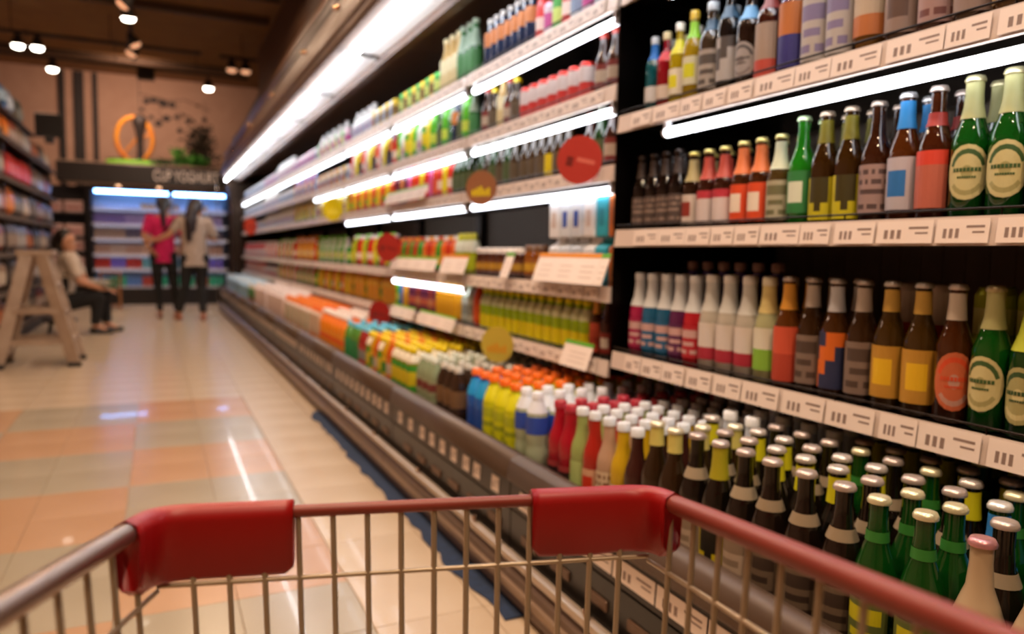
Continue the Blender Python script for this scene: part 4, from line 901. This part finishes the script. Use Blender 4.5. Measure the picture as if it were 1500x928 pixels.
def bag(c, c2):
    if (c, c2) not in bagm:
        b = MB(); N = 6; M_ = 5; m = mat(c, 'plastic'); m2 = mat(c2, 'plastic')
        for sgn in (1, -1):
            vs = []
            for j in range(M_+1):
                for i in range(N+1):
                    u = i/N*2-1; v = j/M_*2-1; th = .045*(1-u*u)**.6*(1-v**4)**.7
                    vs.append((-sgn*th, u*.075*(1-.08*(1-v*v)), (v+1)/2*.24))
            fs = [(j*(N+1)+i, j*(N+1)+i+1, (j+1)*(N+1)+i+1, (j+1)*(N+1)+i) for j in range(M_) for i in range(N)]
            if sgn > 0: fs = [f[::-1] for f in fs]
            mid = [f for k, f in enumerate(fs) if (k//N) in (1, 2)]; b.add(vs, [f for f in fs if f not in mid], m, True); b.add(vs, mid, m2, True)
        bagm[(c, c2)] = b.mesh('snack_packet')
    return bagm[(c, c2)]
pal = [('6a5444', '9a8470'), ('8a8078', 'b0a8a0'), ('7a4a34', 'b0643c'), ('4a4038', '7d7468'), ('9a7a60', 'c8b49c'), ('5c5248', '7a6a5c'), ('884028', 'a89080')]
hot = {1: [('a82018', 'c83020')], 2: [('c8641c', 'd8802c')], 3: [('c89018', 'd8a82c')]}
rnd = random.Random(5); ROWN = ['lowest', 'second lowest', 'third lowest', 'third highest', 'second highest', 'highest']
for j, z in enumerate((.16, .52, .88, 1.24, 1.60, 1.98)):
    y = 7.1; k = 0
    while y < 12.3:
        c = pal[(k//3+j*2) % len(pal)]
        cn = 'muted'
        if j == 4 and 9.0 < y < 10.6: c = hot[1][0]; cn = 'red'
        if j == 3 and 8.7 < y < 9.3: c = hot[2][0]; cn = 'orange'
        if j == 3 and 7.6 < y < 8.1: c = hot[3][0]; cn = 'yellow'
        if j == 5 and 8.5 < y < 9.2: c = hot[2][0]; cn = 'orange'
        if abs(y-8.8) < .11 or abs(y-10.6) < .11: y += .16; continue
        o = put('snack_packet', bag(*c), None, (-1.35, y, z+.014)); o.rotation_euler = (rnd.uniform(-.12, .12), rnd.uniform(-.12, .02), rnd.uniform(-.3, .3)); sc_ = (1.05+.17*rnd.random()) if j < 5 else 1.0; o.scale = (1, 1, sc_)
        tag(o, '%s snack packet, %s from near end, %s shelf opposite the drinks' % (cn, ordn(k), ROWN[j]), 'packet', 'snack packets on the %s shelf' % ROWN[j])
        y += .165+rnd.uniform(0, .02); k += 1
# toys / packets heaped on top
for k, (y, z, c) in enumerate(((8.0, 2.24, ('b8642c', 'c8803c')), (8.25, 2.26, ('6a4a34', '8a6a4c')), (8.6, 2.24, ('4a8a3a', 'c8a83c')), (9.2, 2.24, ('3a5a7a', '9ab0c0')), (9.6, 2.24, ('8a9098', 'c0c8d0')), (10.2, 2.24, ('5a5a50', '8a8a80')))):
    o = put('snack_packet', bag(*c), None, (-1.38, y, z+.08)); o.rotation_euler = (.3*(k % 3-1), -.2, .2); o.scale = (1.3, 1.5, 1.2)
    tag(o, '%s bulky packet heaped on top of the snack shelves' % ['orange', 'brown', 'green and yellow', 'steel blue', 'silver', 'olive grey'][k], 'packet')
b = MB(); b.box((-1.82, 7.004, 2.255), (-1.30, 10.8, 2.27), mat('3a2c22', 'matte')); o = b.obj('top_board'); tag(o, 'thin brown board lying across the top of the snack shelves', 'board')
t = thing('wall_screen', 'small black screen standing at the far end of snack shelves', 'screen', (-1.22, 11.4, 2.28)); b = MB(); b.bbox((-.16, 0, .06), (.16, .03, .36), mat('14100e', 'plastic'), .005); b.obj('screen_panel', t); b = MB(); b.bbox((-.05, -.04, -.01), (.05, .08, .06), m_dark, .004); b.obj('stand', t)

# ------------------------------------------------------------------ stepladder
def ladder_obj():
    t = thing('stepladder', 'worn beige metal stepladder standing open beside the snack shelves', 'ladder', (-.86, 7.0, 0))
    m = noisy('worn_aluminium', '9c8470', 'b09a84', 9, (.35, .5), .05, .25)
    top = .88
    def rail(x0, y0, x1, y1, w_=.046, nm='side_rail'):
        a = Vector((x0, y0, .02)); c = Vector((x1, y1, top)); d = (c-a); q = d.to_track_quat('Z', 'X').to_matrix().to_4x4(); b = MB(); b.bbox((-w_, -.012, 0), (w_, .012, d.length), m, .004, Matrix.Translation(a) @ q); o = b.obj(nm, t)
        # keep the wide face across the A
        f = MB(); f.bbox((x0-.05, y0-.025, 0), (x0+.05, y0+.025, .035), mat('1c1714', 'rubber'), .006); f.obj('rubber_foot', t)
    R_ = Matrix.Rotation(0, 4, 'Z')
    for y in (-.17, .27):
        rail(.25, y, .04, y*.7); rail(-.27, y, -.06, y*.7)
    def bar(x0, x1, y0, y1, z, h=.05, nm='step'):
        b = MB(); b.bbox((x0, y0, z-h), (x1, y1, z), m, .004); b.obj(nm, t)
    bar(-.13, .12, -.14, .21, top+.035, .04, 'top_platform')
    for z in (.22, .44, .66):
        xr = .25-(.21*z/top); yl = -.17+.05*z/top; bar(xr-.055, xr+.05, yl, .27-.08*z/top, z, .03)
    for z in (.20, .44):
        for y in (-.15, .24):
            x = .25-.21*z/top; b = MB(); b.bbox((-x-.02, y-.008, z-.02), (x, y+.008, z+.02), m, .003); b.obj('spreader_bar', t)
    b = MB(); b.bbox((-.24, -.16, .10), (-.20, .26, .14), m, .004); b.obj('brace', t)
    b = MB(); b.bbox((-.17, -.14, .46), (-.13, .22, .50), m, .004); b.obj('brace', t)
ladder_obj()

# ------------------------------------------------------------------ people
def blob(caps, voxel=.012, smooth=4):
    """one continuous skin over tapered capsules / ellipsoids: (p0, r0, p1, r1[, squash]) -> mesh"""
    bm = bmesh.new()
    for c in caps:
        p0, r0, p1, r1 = Vector(c[0]), c[1], Vector(c[2]), c[3]; sq = c[4] if len(c) > 4 else None
        d = p1-p0; L = d.length; K = max(2, int(L/(min(r0, r1)*.5))+1)
        for k in range(K+1):
            t_ = k/K; p = p0+d*t_; r = r0+(r1-r0)*t_
            s = sq if sq else (1, 1, 1)
            bmesh.ops.create_icosphere(bm, subdivisions=2, radius=1, matrix=Matrix.Translation(p) @ Matrix.Diagonal((r*s[0], r*s[1], r*s[2], 1)))
    me = bpy.data.meshes.new('tmp'); bm.to_mesh(me); bm.free()
    o = bpy.data.objects.new('tmp', me); COL.objects.link(o)
    rm = o.modifiers.new('r', 'REMESH'); rm.mode = 'VOXEL'; rm.voxel_size = voxel; rm.use_smooth_shade = True
    sm = o.modifiers.new('s', 'SMOOTH'); sm.iterations = smooth; sm.factor = .6
    dg = bpy.context.evaluated_depsgraph_get(); dg.update()
    out = bpy.data.meshes.new_from_object(o.evaluated_get(dg)); bpy.data.objects.remove(o); bpy.data.meshes.remove(me)
    return out
def skinpart(name, caps, m, parent, voxel=.012, smooth=4, cut=None):
    me = blob(caps, voxel, smooth)
    if cut is not None:
        bm = bmesh.new(); bm.from_mesh(me); bmesh.ops.bisect_plane(bm, geom=bm.verts[:]+bm.edges[:]+bm.faces[:], plane_co=(0, 0, cut), plane_no=(0, 0, -1), clear_outer=True)
        bmesh.ops.holes_fill(bm, edges=[e for e in bm.edges if e.is_boundary]); bm.to_mesh(me); bm.free()
    me.materials.clear(); me.materials.append(m)
    me.polygons.foreach_set('use_smooth', [True]*len(me.polygons)); me.name = name
    return put(name, me, parent)
SKIN = mat('b8805e', 'skin'); HAIR = mat('1a100c', 'plastic')
def hand_caps(w_, dirv, side, up, s=1.0):
    """palm + five bent fingers; w_ wrist point, dirv along the hand, side towards the thumb, up = back of hand"""
    w_ = Vector(w_); d = Vector(dirv).normalized(); sd = Vector(side).normalized(); u = Vector(up).normalized(); out = []
    for q in (-.024, -.008, .008, .024): out.append((w_+d*.02*s+sd*q*s*.7, .013*s, w_+d*.085*s+sd*q*s, .012*s))
    for q, L in zip((-.030, -.010, .010, .030), (.050, .066, .072, .062)):
        a = w_+d*.088*s+sd*q*s; k = a+d*L*.5*s-u*.006*s; out += [(a, .009*s, k, .0085*s), (k, .0085*s, k+d*L*.38*s-u*.025*s, .007*s)]
    a = w_+d*.03*s+sd*.03*s; k = a+d*.035*s+sd*.03*s; out += [(a, .012*s, k, .010*s), (k, .010*s, k+d*.03*s+sd*.006*s-u*.01*s, .008*s)]
    return out
def head_caps(c, r=.1, face=(0, 1, 0)):
    c = Vector(c); f = Vector(face).normalized(); s = f.cross(Vector((0, 0, 1))).normalized(); z = Vector((0, 0, 1))
    o = [(c, r*.80, c+z*.03, r*.86), (c+f*.02-z*.05, r*.62, c+f*.035-z*.075, r*.42)]
    o += [(c+f*.078+z*.0, .013, c+f*.098-z*.022, .013)]                              # nose
    o += [(c+f*.083-z*.05-s*.015, .007, c+f*.083-z*.05+s*.015, .007), (c+f*.08-z*.062-s*.01, .007, c+f*.08-z*.062+s*.01, .007)]    # lips
    o += [(c+f*.072+z*.025-s*.04, .010, c+f*.072+z*.025+s*.04, .010)]                # brow
    for k in (-1, 1): o.append((c+s*k*.078-z*.018, .012, c+s*k*.082+z*.018, .016))   # ears
    return o
def face_parts(root, c, face):
    c = Vector(c); f = Vector(face).normalized(); s = f.cross(Vector((0, 0, 1))).normalized(); z = Vector((0, 0, 1))
    for k in (-1, 1):
        b = MB(); b.sphere(c+f*.078+s*k*.030+z*.004, .010, mat('e0d6cc', 'gloss')); b.sphere(c+f*.086+s*k*.030+z*.004, .005, mat('140c08', 'gloss')); b.obj('eye', root)
    b = MB(); b.tube([c+f*.091-z*.055-s*.02, c+f*.096-z*.054, c+f*.091-z*.055+s*.02], .004, mat('8a4438', 'skin'), 6); b.obj('mouth', root)

def shoe(root, a, fwd, c, sole='2a1c14'):
    a = Vector(a); f = Vector(fwd).normalized(); ang = math.atan2(f.y, f.x)
    o = skinpart('shoe', [(a-f*.03+Vector((0, 0, .04)), .040, a+f*.02+Vector((0, 0, .045)), .042), (a+f*.03+Vector((0, 0, .035)), .036, a+f*.15+Vector((0, 0, .028)), .030)], mat(c, 'plastic'), root, .01, 3)

def woman_pink():
    t = thing('person', 'woman in a magenta shirt and black trousers with dark ponytail, back turned', 'person', (.08, 11.25, 0))
    J = dict(hipL=(-.085, 0, .84), hipR=(.085, 0, .84), kneeL=(-.08, .0, .46), kneeR=(.12, -.02, .46), ankL=(-.06, -.02, .09), ankR=(.15, .04, .09), chest=(0, 0, 1.22), neck=(0, -.0, 1.40), head=(.015, .02, 1.52))
    shL, shR = (-.165, 0, 1.34), (.165, 0, 1.34)
    elL, wrL = (-.235, -.03, 1.10), (-.17, -.10, .93)
    elR, wrR = (.25, .02, 1.08), (.22, .14, .92)
    skinpart('body', [((0, 0, .86), .135, (0, 0, 1.02), .115, (1.05, .72, 1)), ((0, 0, 1.02), .115, (0, 0, 1.28), .145, (1.08, .70, 1)), ((-.12, 0, 1.33), .055, (.12, 0, 1.33), .055), (J['chest'], .06, J['neck'], .048), (J['neck'], .046, (.01, .015, 1.46), .046)]
             + head_caps(J['head'], .105, (.1, 1, 0)) + [(shL, .05, elL, .038), (elL, .038, wrL, .026), (shR, .05, elR, .038), (elR, .038, wrR, .026)]
             + hand_caps(wrL, (.5, -.2, -.5), (0, -.4, .3), (-.3, -1, 0)) + hand_caps(wrR, (-.2, .8, -.3), (-1, 0, 0), (0, 0, 1))
             + [(J['hipL'], .085, J['kneeL'], .05), (J['kneeL'], .05, J['ankL'], .032), (J['hipR'], .085, J['kneeR'], .05), (J['kneeR'], .05, J['ankR'], .032), (J['ankL'], .03, (-.06, .08, .04), .028), (J['ankR'], .03, (.16, .13, .04), .028)], SKIN, t, .0095, 3)
    face_parts(t, J['head'], (.1, 1, 0))
    pink = noisy('magenta_cotton', 'c01050', 'd01a5e', 12, (.8, .9), .15)
    skinpart('shirt', [((0, 0, .70), .158, (0, 0, 1.02), .134, (1.08, .76, 1)), ((0, 0, 1.02), .132, (0, 0, 1.26), .158, (1.08, .74, 1)), ((-.14, 0, 1.32), .068, (.14, 0, 1.32), .068), (shL, .066, (-.215, -.01, 1.17), .056), (shR, .066, (.225, .01, 1.17), .056)], pink, t, .011, 3, .76)
    blk = mat('14110f', 'cloth')
    skinpart('trousers', [((-.04, 0, .86), .11, (.04, 0, .86), .11, (1.1, .85, 1)), (J['hipL'], .098, J['kneeL'], .062), (J['kneeL'], .062, (-.06, -.02, .13), .044), (J['hipR'], .098, J['kneeR'], .062), (J['kneeR'], .062, (.15, .04, .13), .044)], blk, t, .011, 3)
    shoe(t, (-.06, -.02, 0), (-.1, 1, 0), '8a5a44'); shoe(t, (.15, .04, 0), (.2, 1, 0), '8a5a44')
    skinpart('hair', [((.01, -.005, 1.545), .098, (.01, -.0, 1.57), .096), ((.0, -.07, 1.53), .06, (0, -.105, 1.44), .045), ((0, -.105, 1.44), .045, (.01, -.12, 1.24), .03)], HAIR, t, .009, 3)
    b = MB(); b.tube([(.15, -.06, 1.36), (.06, -.122, 1.22), (-.08, -.122, 1.05), (-.155, -.05, .94), (-.13, .1, .95), (.02, .125, 1.15), (.13, .09, 1.32), (.15, .0, 1.39)], .012, mat('3a0a20', 'cloth'), 6, True); b.obj('bag_strap', t)
woman_pink()
def woman_grey():
    t = thing('person', 'woman with long dark hair in pale grey top, arm round her companion', 'person', (.45, 10.85, 0))
    shL, shR = (-.165, 0, 1.32), (.165, 0, 1.31)
    elL, wrL = (-.30, .03, 1.13), (-.46, .08, 1.05)
    elR, wrR = (.25, .05, 1.08), (.20, .22, 1.10)
    kL, aL, kR, aR = (-.12, .02, .45), (-.20, .04, .09), (.08, .02, .45), (.09, -.10, .09)
    hd = (.03, .03, 1.475)
    skinpart('body', [((0, 0, .84), .14, (0, 0, 1.02), .12, (1.05, .72, 1)), ((0, 0, 1.02), .12, (0, 0, 1.26), .145, (1.08, .70, 1)), ((-.12, 0, 1.31), .055, (.12, 0, 1.31), .055), ((0, 0, 1.25), .06, (.01, .01, 1.42), .047)]
             + head_caps(hd, .105, (.7, .7, 0)) + [(shL, .05, elL, .039), (elL, .039, wrL, .026), (shR, .05, elR, .038), (elR, .038, wrR, .026)]
             + hand_caps(wrL, (-1, .1, .02), (0, 0, 1), (0, -1, 0)) + hand_caps(wrR, (-.5, .8, 0), (0, 0, 1), (1, 0, 0))
             + [((-.085, 0, .82), .09, kL, .053), (kL, .053, aL, .034), ((.085, 0, .82), .09, kR, .053), (kR, .053, aR, .034), (aL, .03, (-.21, .12, .04), .028), (aR, .03, (.10, .0, .04), .028)], SKIN, t, .0095, 3)
    face_parts(t, hd, (.7, .7, 0))
    gy = noisy('pale_grey_cotton', 'a08c7c', 'b09c8c', 14, (.85, .95), .2)
    skinpart('top', [((0, 0, .64), .185, (0, 0, 1.0), .15, (1.05, .74, 1)), ((0, 0, 1.0), .145, (0, 0, 1.25), .158, (1.08, .74, 1)), ((-.14, 0, 1.30), .068, (.14, 0, 1.30), .068), (shL, .066, (-.24, .02, 1.20), .058), (shR, .066, (.235, .03, 1.14), .058)], gy, t, .011, 3, .72)
    skinpart('trousers', [((-.04, 0, .82), .12, (.04, 0, .82), .12, (1.1, .85, 1)), ((-.085, 0, .82), .105, kL, .07), (kL, .07, (-.195, .04, .14), .052), ((.085, 0, .82), .105, kR, .07), (kR, .07, (.09, -.09, .14), .052)], mat('191614', 'cloth'), t, .011, 3)
    shoe(t, (-.20, .04, 0), (-.3, 1, 0), 'a05a38'); shoe(t, (.09, -.10, 0), (.1, 1, 0), 'a05a38')
    skinpart('hair', [((.02, .01, 1.505), .102, (.015, .01, 1.53), .098), ((-.03, -.055, 1.48), .07, (-.06, -.09, 1.30), .065), ((-.06, -.09, 1.30), .065, (-.07, -.115, 1.08), .042), ((.0, -.07, 1.46), .06, (-.02, -.1, 1.2), .045)], mat('241510', 'plastic'), t, .009, 3)
woman_grey()
def man():
    t = thing('person', 'man in pale shirt and black apron sitting low beside the stepladder', 'person', (-.95, 9.45, 0))
    hip = (0, 0, .34); 
    shN, shF = (.10, -.17, .82), (.10, .17, .82)
    elN, wrN = (.20, -.22, .58), (.38, -.12, .50); elF, wrF = (.22, .18, .56), (.40, .06, .49)
    kN, aN = (.36, -.11, .40), (.33, -.12, .09); kF, aF = (.40, .12, .42), (.42, .12, .09)
    hd = (.06, -.02, 1.0)
    skinpart('body', [((0, 0, .36), .14, (.04, 0, .56), .125, (.8, 1.05, 1)), ((.04, 0, .56), .125, (.08, 0, .76), .145, (.75, 1.1, 1)), ((.09, -.12, .82), .06, (.09, .12, .82), .06), ((.09, 0, .8), .06, (.07, -.01, .92), .052)]
             + head_caps(hd, .108, (1, -.15, -.2)) + [(shN, .055, elN, .042), (elN, .042, wrN, .029), (shF, .055, elF, .042), (elF, .042, wrF, .029)]
             + hand_caps(wrN, (1, .3, -.2), (0, 1, 0), (0, 0, 1)) + hand_caps(wrF, (1, -.3, -.2), (0, -1, 0), (0, 0, 1))
             + [((.02, -.09, .34), .09, kN, .062), (kN, .06, aN, .038), ((.02, .09, .34), .09, kF, .062), (kF, .06, aF, .038), (aN, .034, (.42, -.12, .045), .03), (aF, .034, (.51, .12, .045), .03)], SKIN, t, .0095, 3)
    face_parts(t, hd, (1, -.15, -.2))
    skinpart('shirt', [((.0, 0, .36), .155, (.04, 0, .56), .14, (.8, 1.05, 1)), ((.04, 0, .56), .14, (.08, 0, .76), .158, (.78, 1.1, 1)), ((.09, -.15, .81), .072, (.09, .15, .81), .072), (shN, .07, (.165, -.21, .66), .06), (shF, .07, (.17, .185, .66), .06)], noisy('pale_shirt', 'b8a490', 'c4b09c', 10, (.85, .95), .2), t, .011, 3)
    skinpart('apron', [((.02, -.01, .38), .13, (.06, -.02, .66), .12, (.6, 1.2, 1)), ((.10, -.1, .74), .07, (.07, -.1, .84), .055, (.5, .8, 1))], mat('17120f', 'cloth'), t, .011, 3)
    skinpart('trousers', [((.0, -.05, .34), .13, (.0, .05, .34), .13, (1, 1, .85)), ((.02, -.09, .34), .105, kN, .078), (kN, .076, (.33, -.12, .14), .055), ((.02, .09, .34), .105, kF, .078), (kF, .076, (.42, .12, .14), .055)], mat('15110f', 'cloth'), t, .011, 3)
    shoe(t, (.33, -.12, 0), (1, 0, 0), '1a1512'); shoe(t, (.42, .12, 0), (1, 0, 0), '1a1512')
    skinpart('hair', [((.045, -.01, 1.03), .105, (.04, -.01, 1.05), .10), ((-.01, -.01, .98), .085, (-.01, -.01, 1.0), .08)], HAIR, t, .009, 3)
    s = thing('low_stool', 'low dark stool under the seated man', 'stool', (-.97, 9.45, 0))
    b = MB(); b.lathe([(.15, .13), (.16, .14), (.16, .165), (.15, .17)], 20, mat('2a1c14', 'plastic')); b.obj('seat', s)
    for a in (.8, 2.4, 3.9, 5.5): b = MB(); b.tube([(.11*math.cos(a), .11*math.sin(a), .13), (.14*math.cos(a), .14*math.sin(a), .0)], .014, mat('2a1c14', 'plastic'), 8); b.obj('leg', s)
    # papers on his lap and things on the floor
    b = MB(); b.bbox((-.09, -.14, 0), (.11, .14, .05), mat('9a9080', 'paper'), .01); o = b.obj('goods_bundle', None, (-.60, 9.43, .54)); o.rotation_euler = (0, .1, .1); tag(o, 'grey-white bundle of goods lying on the seated man\'s knees', 'package')
man()
t = thing('display_stand', 'small wooden display stand between seated man and yoghurt fridge', 'stand', (-.66, 12.9, 0))
wd = noisy('orange_brown_wood', '8a5424', 'a0662e', 8, (.5, .6), .1, 0, (1, 1, .15))
for x in (-.14, .12): b = MB(); b.bbox((x, 0, 0), (x+.03, .25, .58), wd, .004); b.obj('side_board', t)
for z in (.05, .30, .56): b = MB(); b.bbox((-.11, .01, z), (.12, .24, z+.02), wd, .003); b.obj('shelf', t)
b = MB(); b.bbox((-.09, .02, 0), (.09, .2, .16), mat('5a7a5a', 'paper'), .01); o = b.obj('green_carton', None, (-.66, 12.92, .321)); tag(o, 'small green carton on the wooden display stand', 'carton')

# ------------------------------------------------------------------ shopping cart
def cart():
    t = thing('shopping_cart', 'wire shopping cart with red rim and two red corner guards', 'cart', (0, 0, 0))
    FL = Vector((-.008, .666, .73)); FR = Vector((.411, .559, .73)); W = (FR-FL); wl = W.length; W.normalize(); A = Vector((-.246, -.969, 0)).normalized(); Z = Vector((0, 0, 1))
    red = noisy('dull_red_coating', '7e2f22', '8a382a', 8, (.38, .5)); redp = noisy('red_plastic', '900303', '9a0404', 5, (.35, .45), .02); steel = mat('9c8a80', 'metal'); wire = mat('b3a288', 'capmetal')
    LB, ratio, rise = .76, .10, .115
    BL = FL+A*LB-W*ratio*LB+Z*rise*LB; BR = FR+A*LB+W*ratio*LB+Z*rise*LB
    R = .03
    def corner(P, d1, d2, n=8):       # rounded corner path from P+d1*R to P+d2*R
        out = []
        for k in range(n+1):
            s_ = k/n; a = P+d1*R*(1-s_)**2+d2*R*s_**2; out.append(a)
        return out
    dl = (BL-FL).normalized(); dr = (BR-FR).normalized()
    cl = corner(FL, dl, W); crn = corner(FR, -W, dr)
    b = MB(); b.tube([cl[-1], crn[0]], .0055, red, 12); b.obj('front_rim', t)
    b = MB(); b.tube([BL, FL+dl*.1, cl[0]], [.009, .009, .008], steel, 12); b.obj('side_rim', t)
    b = MB(); b.tube([BR, FR+dr*.1, crn[-1]], [.009, .009, .008], red, 12); b.obj('side_rim', t)
    # corner guards: thick skirt following the rim round the corner
    def guard(path, hs, nm='corner_guard'):
        b = MB(); vs = []; n = len(path); out = 6
        for i, p in enumerate(path):
            tn = (path[min(i+1, n-1)]-path[max(i-1, 0)]).normalized(); nr = tn.cross(Z).normalized()
            h = hs[i]; prof = [(-.004, -h), (.006, -h), (.009, -h+.004), (.010, -.002), (.008, .006), (.0, .0105), (-.008, .006), (-.009, -.002), (-.007, -h+.004)]
            for u, z in prof: vs.append(p+nr*u+Z*z)
        m_ = 9
        fs = [(i*m_+k, i*m_+(k+1) % m_, (i+1)*m_+(k+1) % m_, (i+1)*m_+k) for i in range(n-1) for k in range(m_)]+[tuple(range(m_)), tuple(range(n*m_-1, (n-1)*m_-1, -1))]
        b.add(vs, fs, redp, True); b.obj(nm, t)
    pl = [FL+dl*.052, FL+dl*.04]+cl+[FL+W*.06, FL+W*.105, FL+W*.112]; guard(pl, [.045, .052]+[.052]*len(cl)+[.052, .052, .046])
    pr = [FR-W*.115, FR-W*.108, FR-W*.06]+crn+[FR+dr*.035, FR+dr*.042]; guard(pr, [.042, .050, .052]+[.05]*len(crn)+[.046, .042])
    # front grille
    bot = .36
    F2L = FL+A*.05+W*.03; F2L.z = bot; F2R = FR+A*.05-W*.03; F2R.z = bot
    N = 15
    for k in range(1, N):
        a = FL.lerp(FR, k/N); c = F2L.lerp(F2R, k/N); b = MB(); b.tube([a-Z*.003, c], .0026, wire, 6); b.obj('wire', t)
    for z in (-.055, -.17, -.29, -.36):
        s_ = -z/.37; a = FL.lerp(F2L, s_); c = FR.lerp(F2R, s_); b = MB(); b.tube([a, c], .0021, wire, 6); b.obj('cross_wire', t)
    # sides
    for P, B, d, nn, q in ((FL, BL, dl, -W, 0), (FR, BR, dr, W, 1)):
        P2 = F2L if q == 0 else F2R; B2 = B+(-nn)*.06; B2.z = bot+.04
        M_ = 20
        for k in range(1, M_+1):
            a = P.lerp(B, k/M_); c = P2.lerp(B2, k/M_); b = MB(); b.tube([a-Z*.004, c], .0025, wire, 6); b.obj('wire', t)
        for s_ in (.16, .5, .85, 1.0): b = MB(); b.tube([P.lerp(P2, s_), B.lerp(B2, s_)], .0021, wire, 6); b.obj('cross_wire', t)
    B2L = BL+W*.06; B2L.z = bot+.04; B2R = BR-W*.06; B2R.z = bot+.04
    for k in range(1, 12):
        b = MB(); b.tube([F2L.lerp(F2R, k/12), B2L.lerp(B2R, k/12)], .0022, wire, 6); b.obj('wire', t)
    for k in range(5):
        b = MB(); b.tube([F2L.lerp(B2L, k/4), F2R.lerp(B2R, k/4)], .003, steel, 6); b.obj('cross_wire', t)
    # chassis, legs, wheels, handle
    for B, P, q in ((BL, FL, 1), (BR, FR, -1)):
        f = P+A*.12+W*.03*q; r = B-A*.05+W*.02*q
        b = MB(); b.tube([Vector((B.x, B.y, B.z)), Vector((B.x, B.y, .30)), Vector((r.x, r.y, .14)), Vector((f.x, f.y, .13)), Vector((f.x, f.y, .15))], .011, steel, 10); b.obj('chassis_tube', t)
        h = B+A*.10+Z*.10; b = MB(); b.tube([B, h], .011, steel, 10); b.obj('handle_post', t)
        for p in (f, r):
            c = MB(); c.bbox((-.012, -.02, .075), (.012, .02, .135), steel, .003); o = c.obj('caster', t, (p.x, p.y, 0)); o.rotation_euler.z = math.atan2(A.y, A.x)+PI/2
            wv = MB(); wv.lathe([(.045, -.012), (.055, -.010), (.055, .010), (.045, .012)], 20, mat('221c1a', 'rubber'), M=Matrix.Translation((0, 0, .056)) @ Matrix.Rotation(PI/2, 4, 'Y')); wv.obj('wheel', o)
    hl = BL+A*.10+Z*.10; hr = BR+A*.10+Z*.10
    b = MB(); b.tube([hl-W*.01, hr+W*.01], .014, red, 12); b.obj('handle', t)
cart()
SC.cycles.use_denoising = True
SC.cycles.max_bounces = 6; SC.cycles.glossy_bounces = 4; SC.cycles.transmission_bounces = 4; SC.cycles.diffuse_bounces = 3
SC.cycles.sample_clamp_indirect = 5
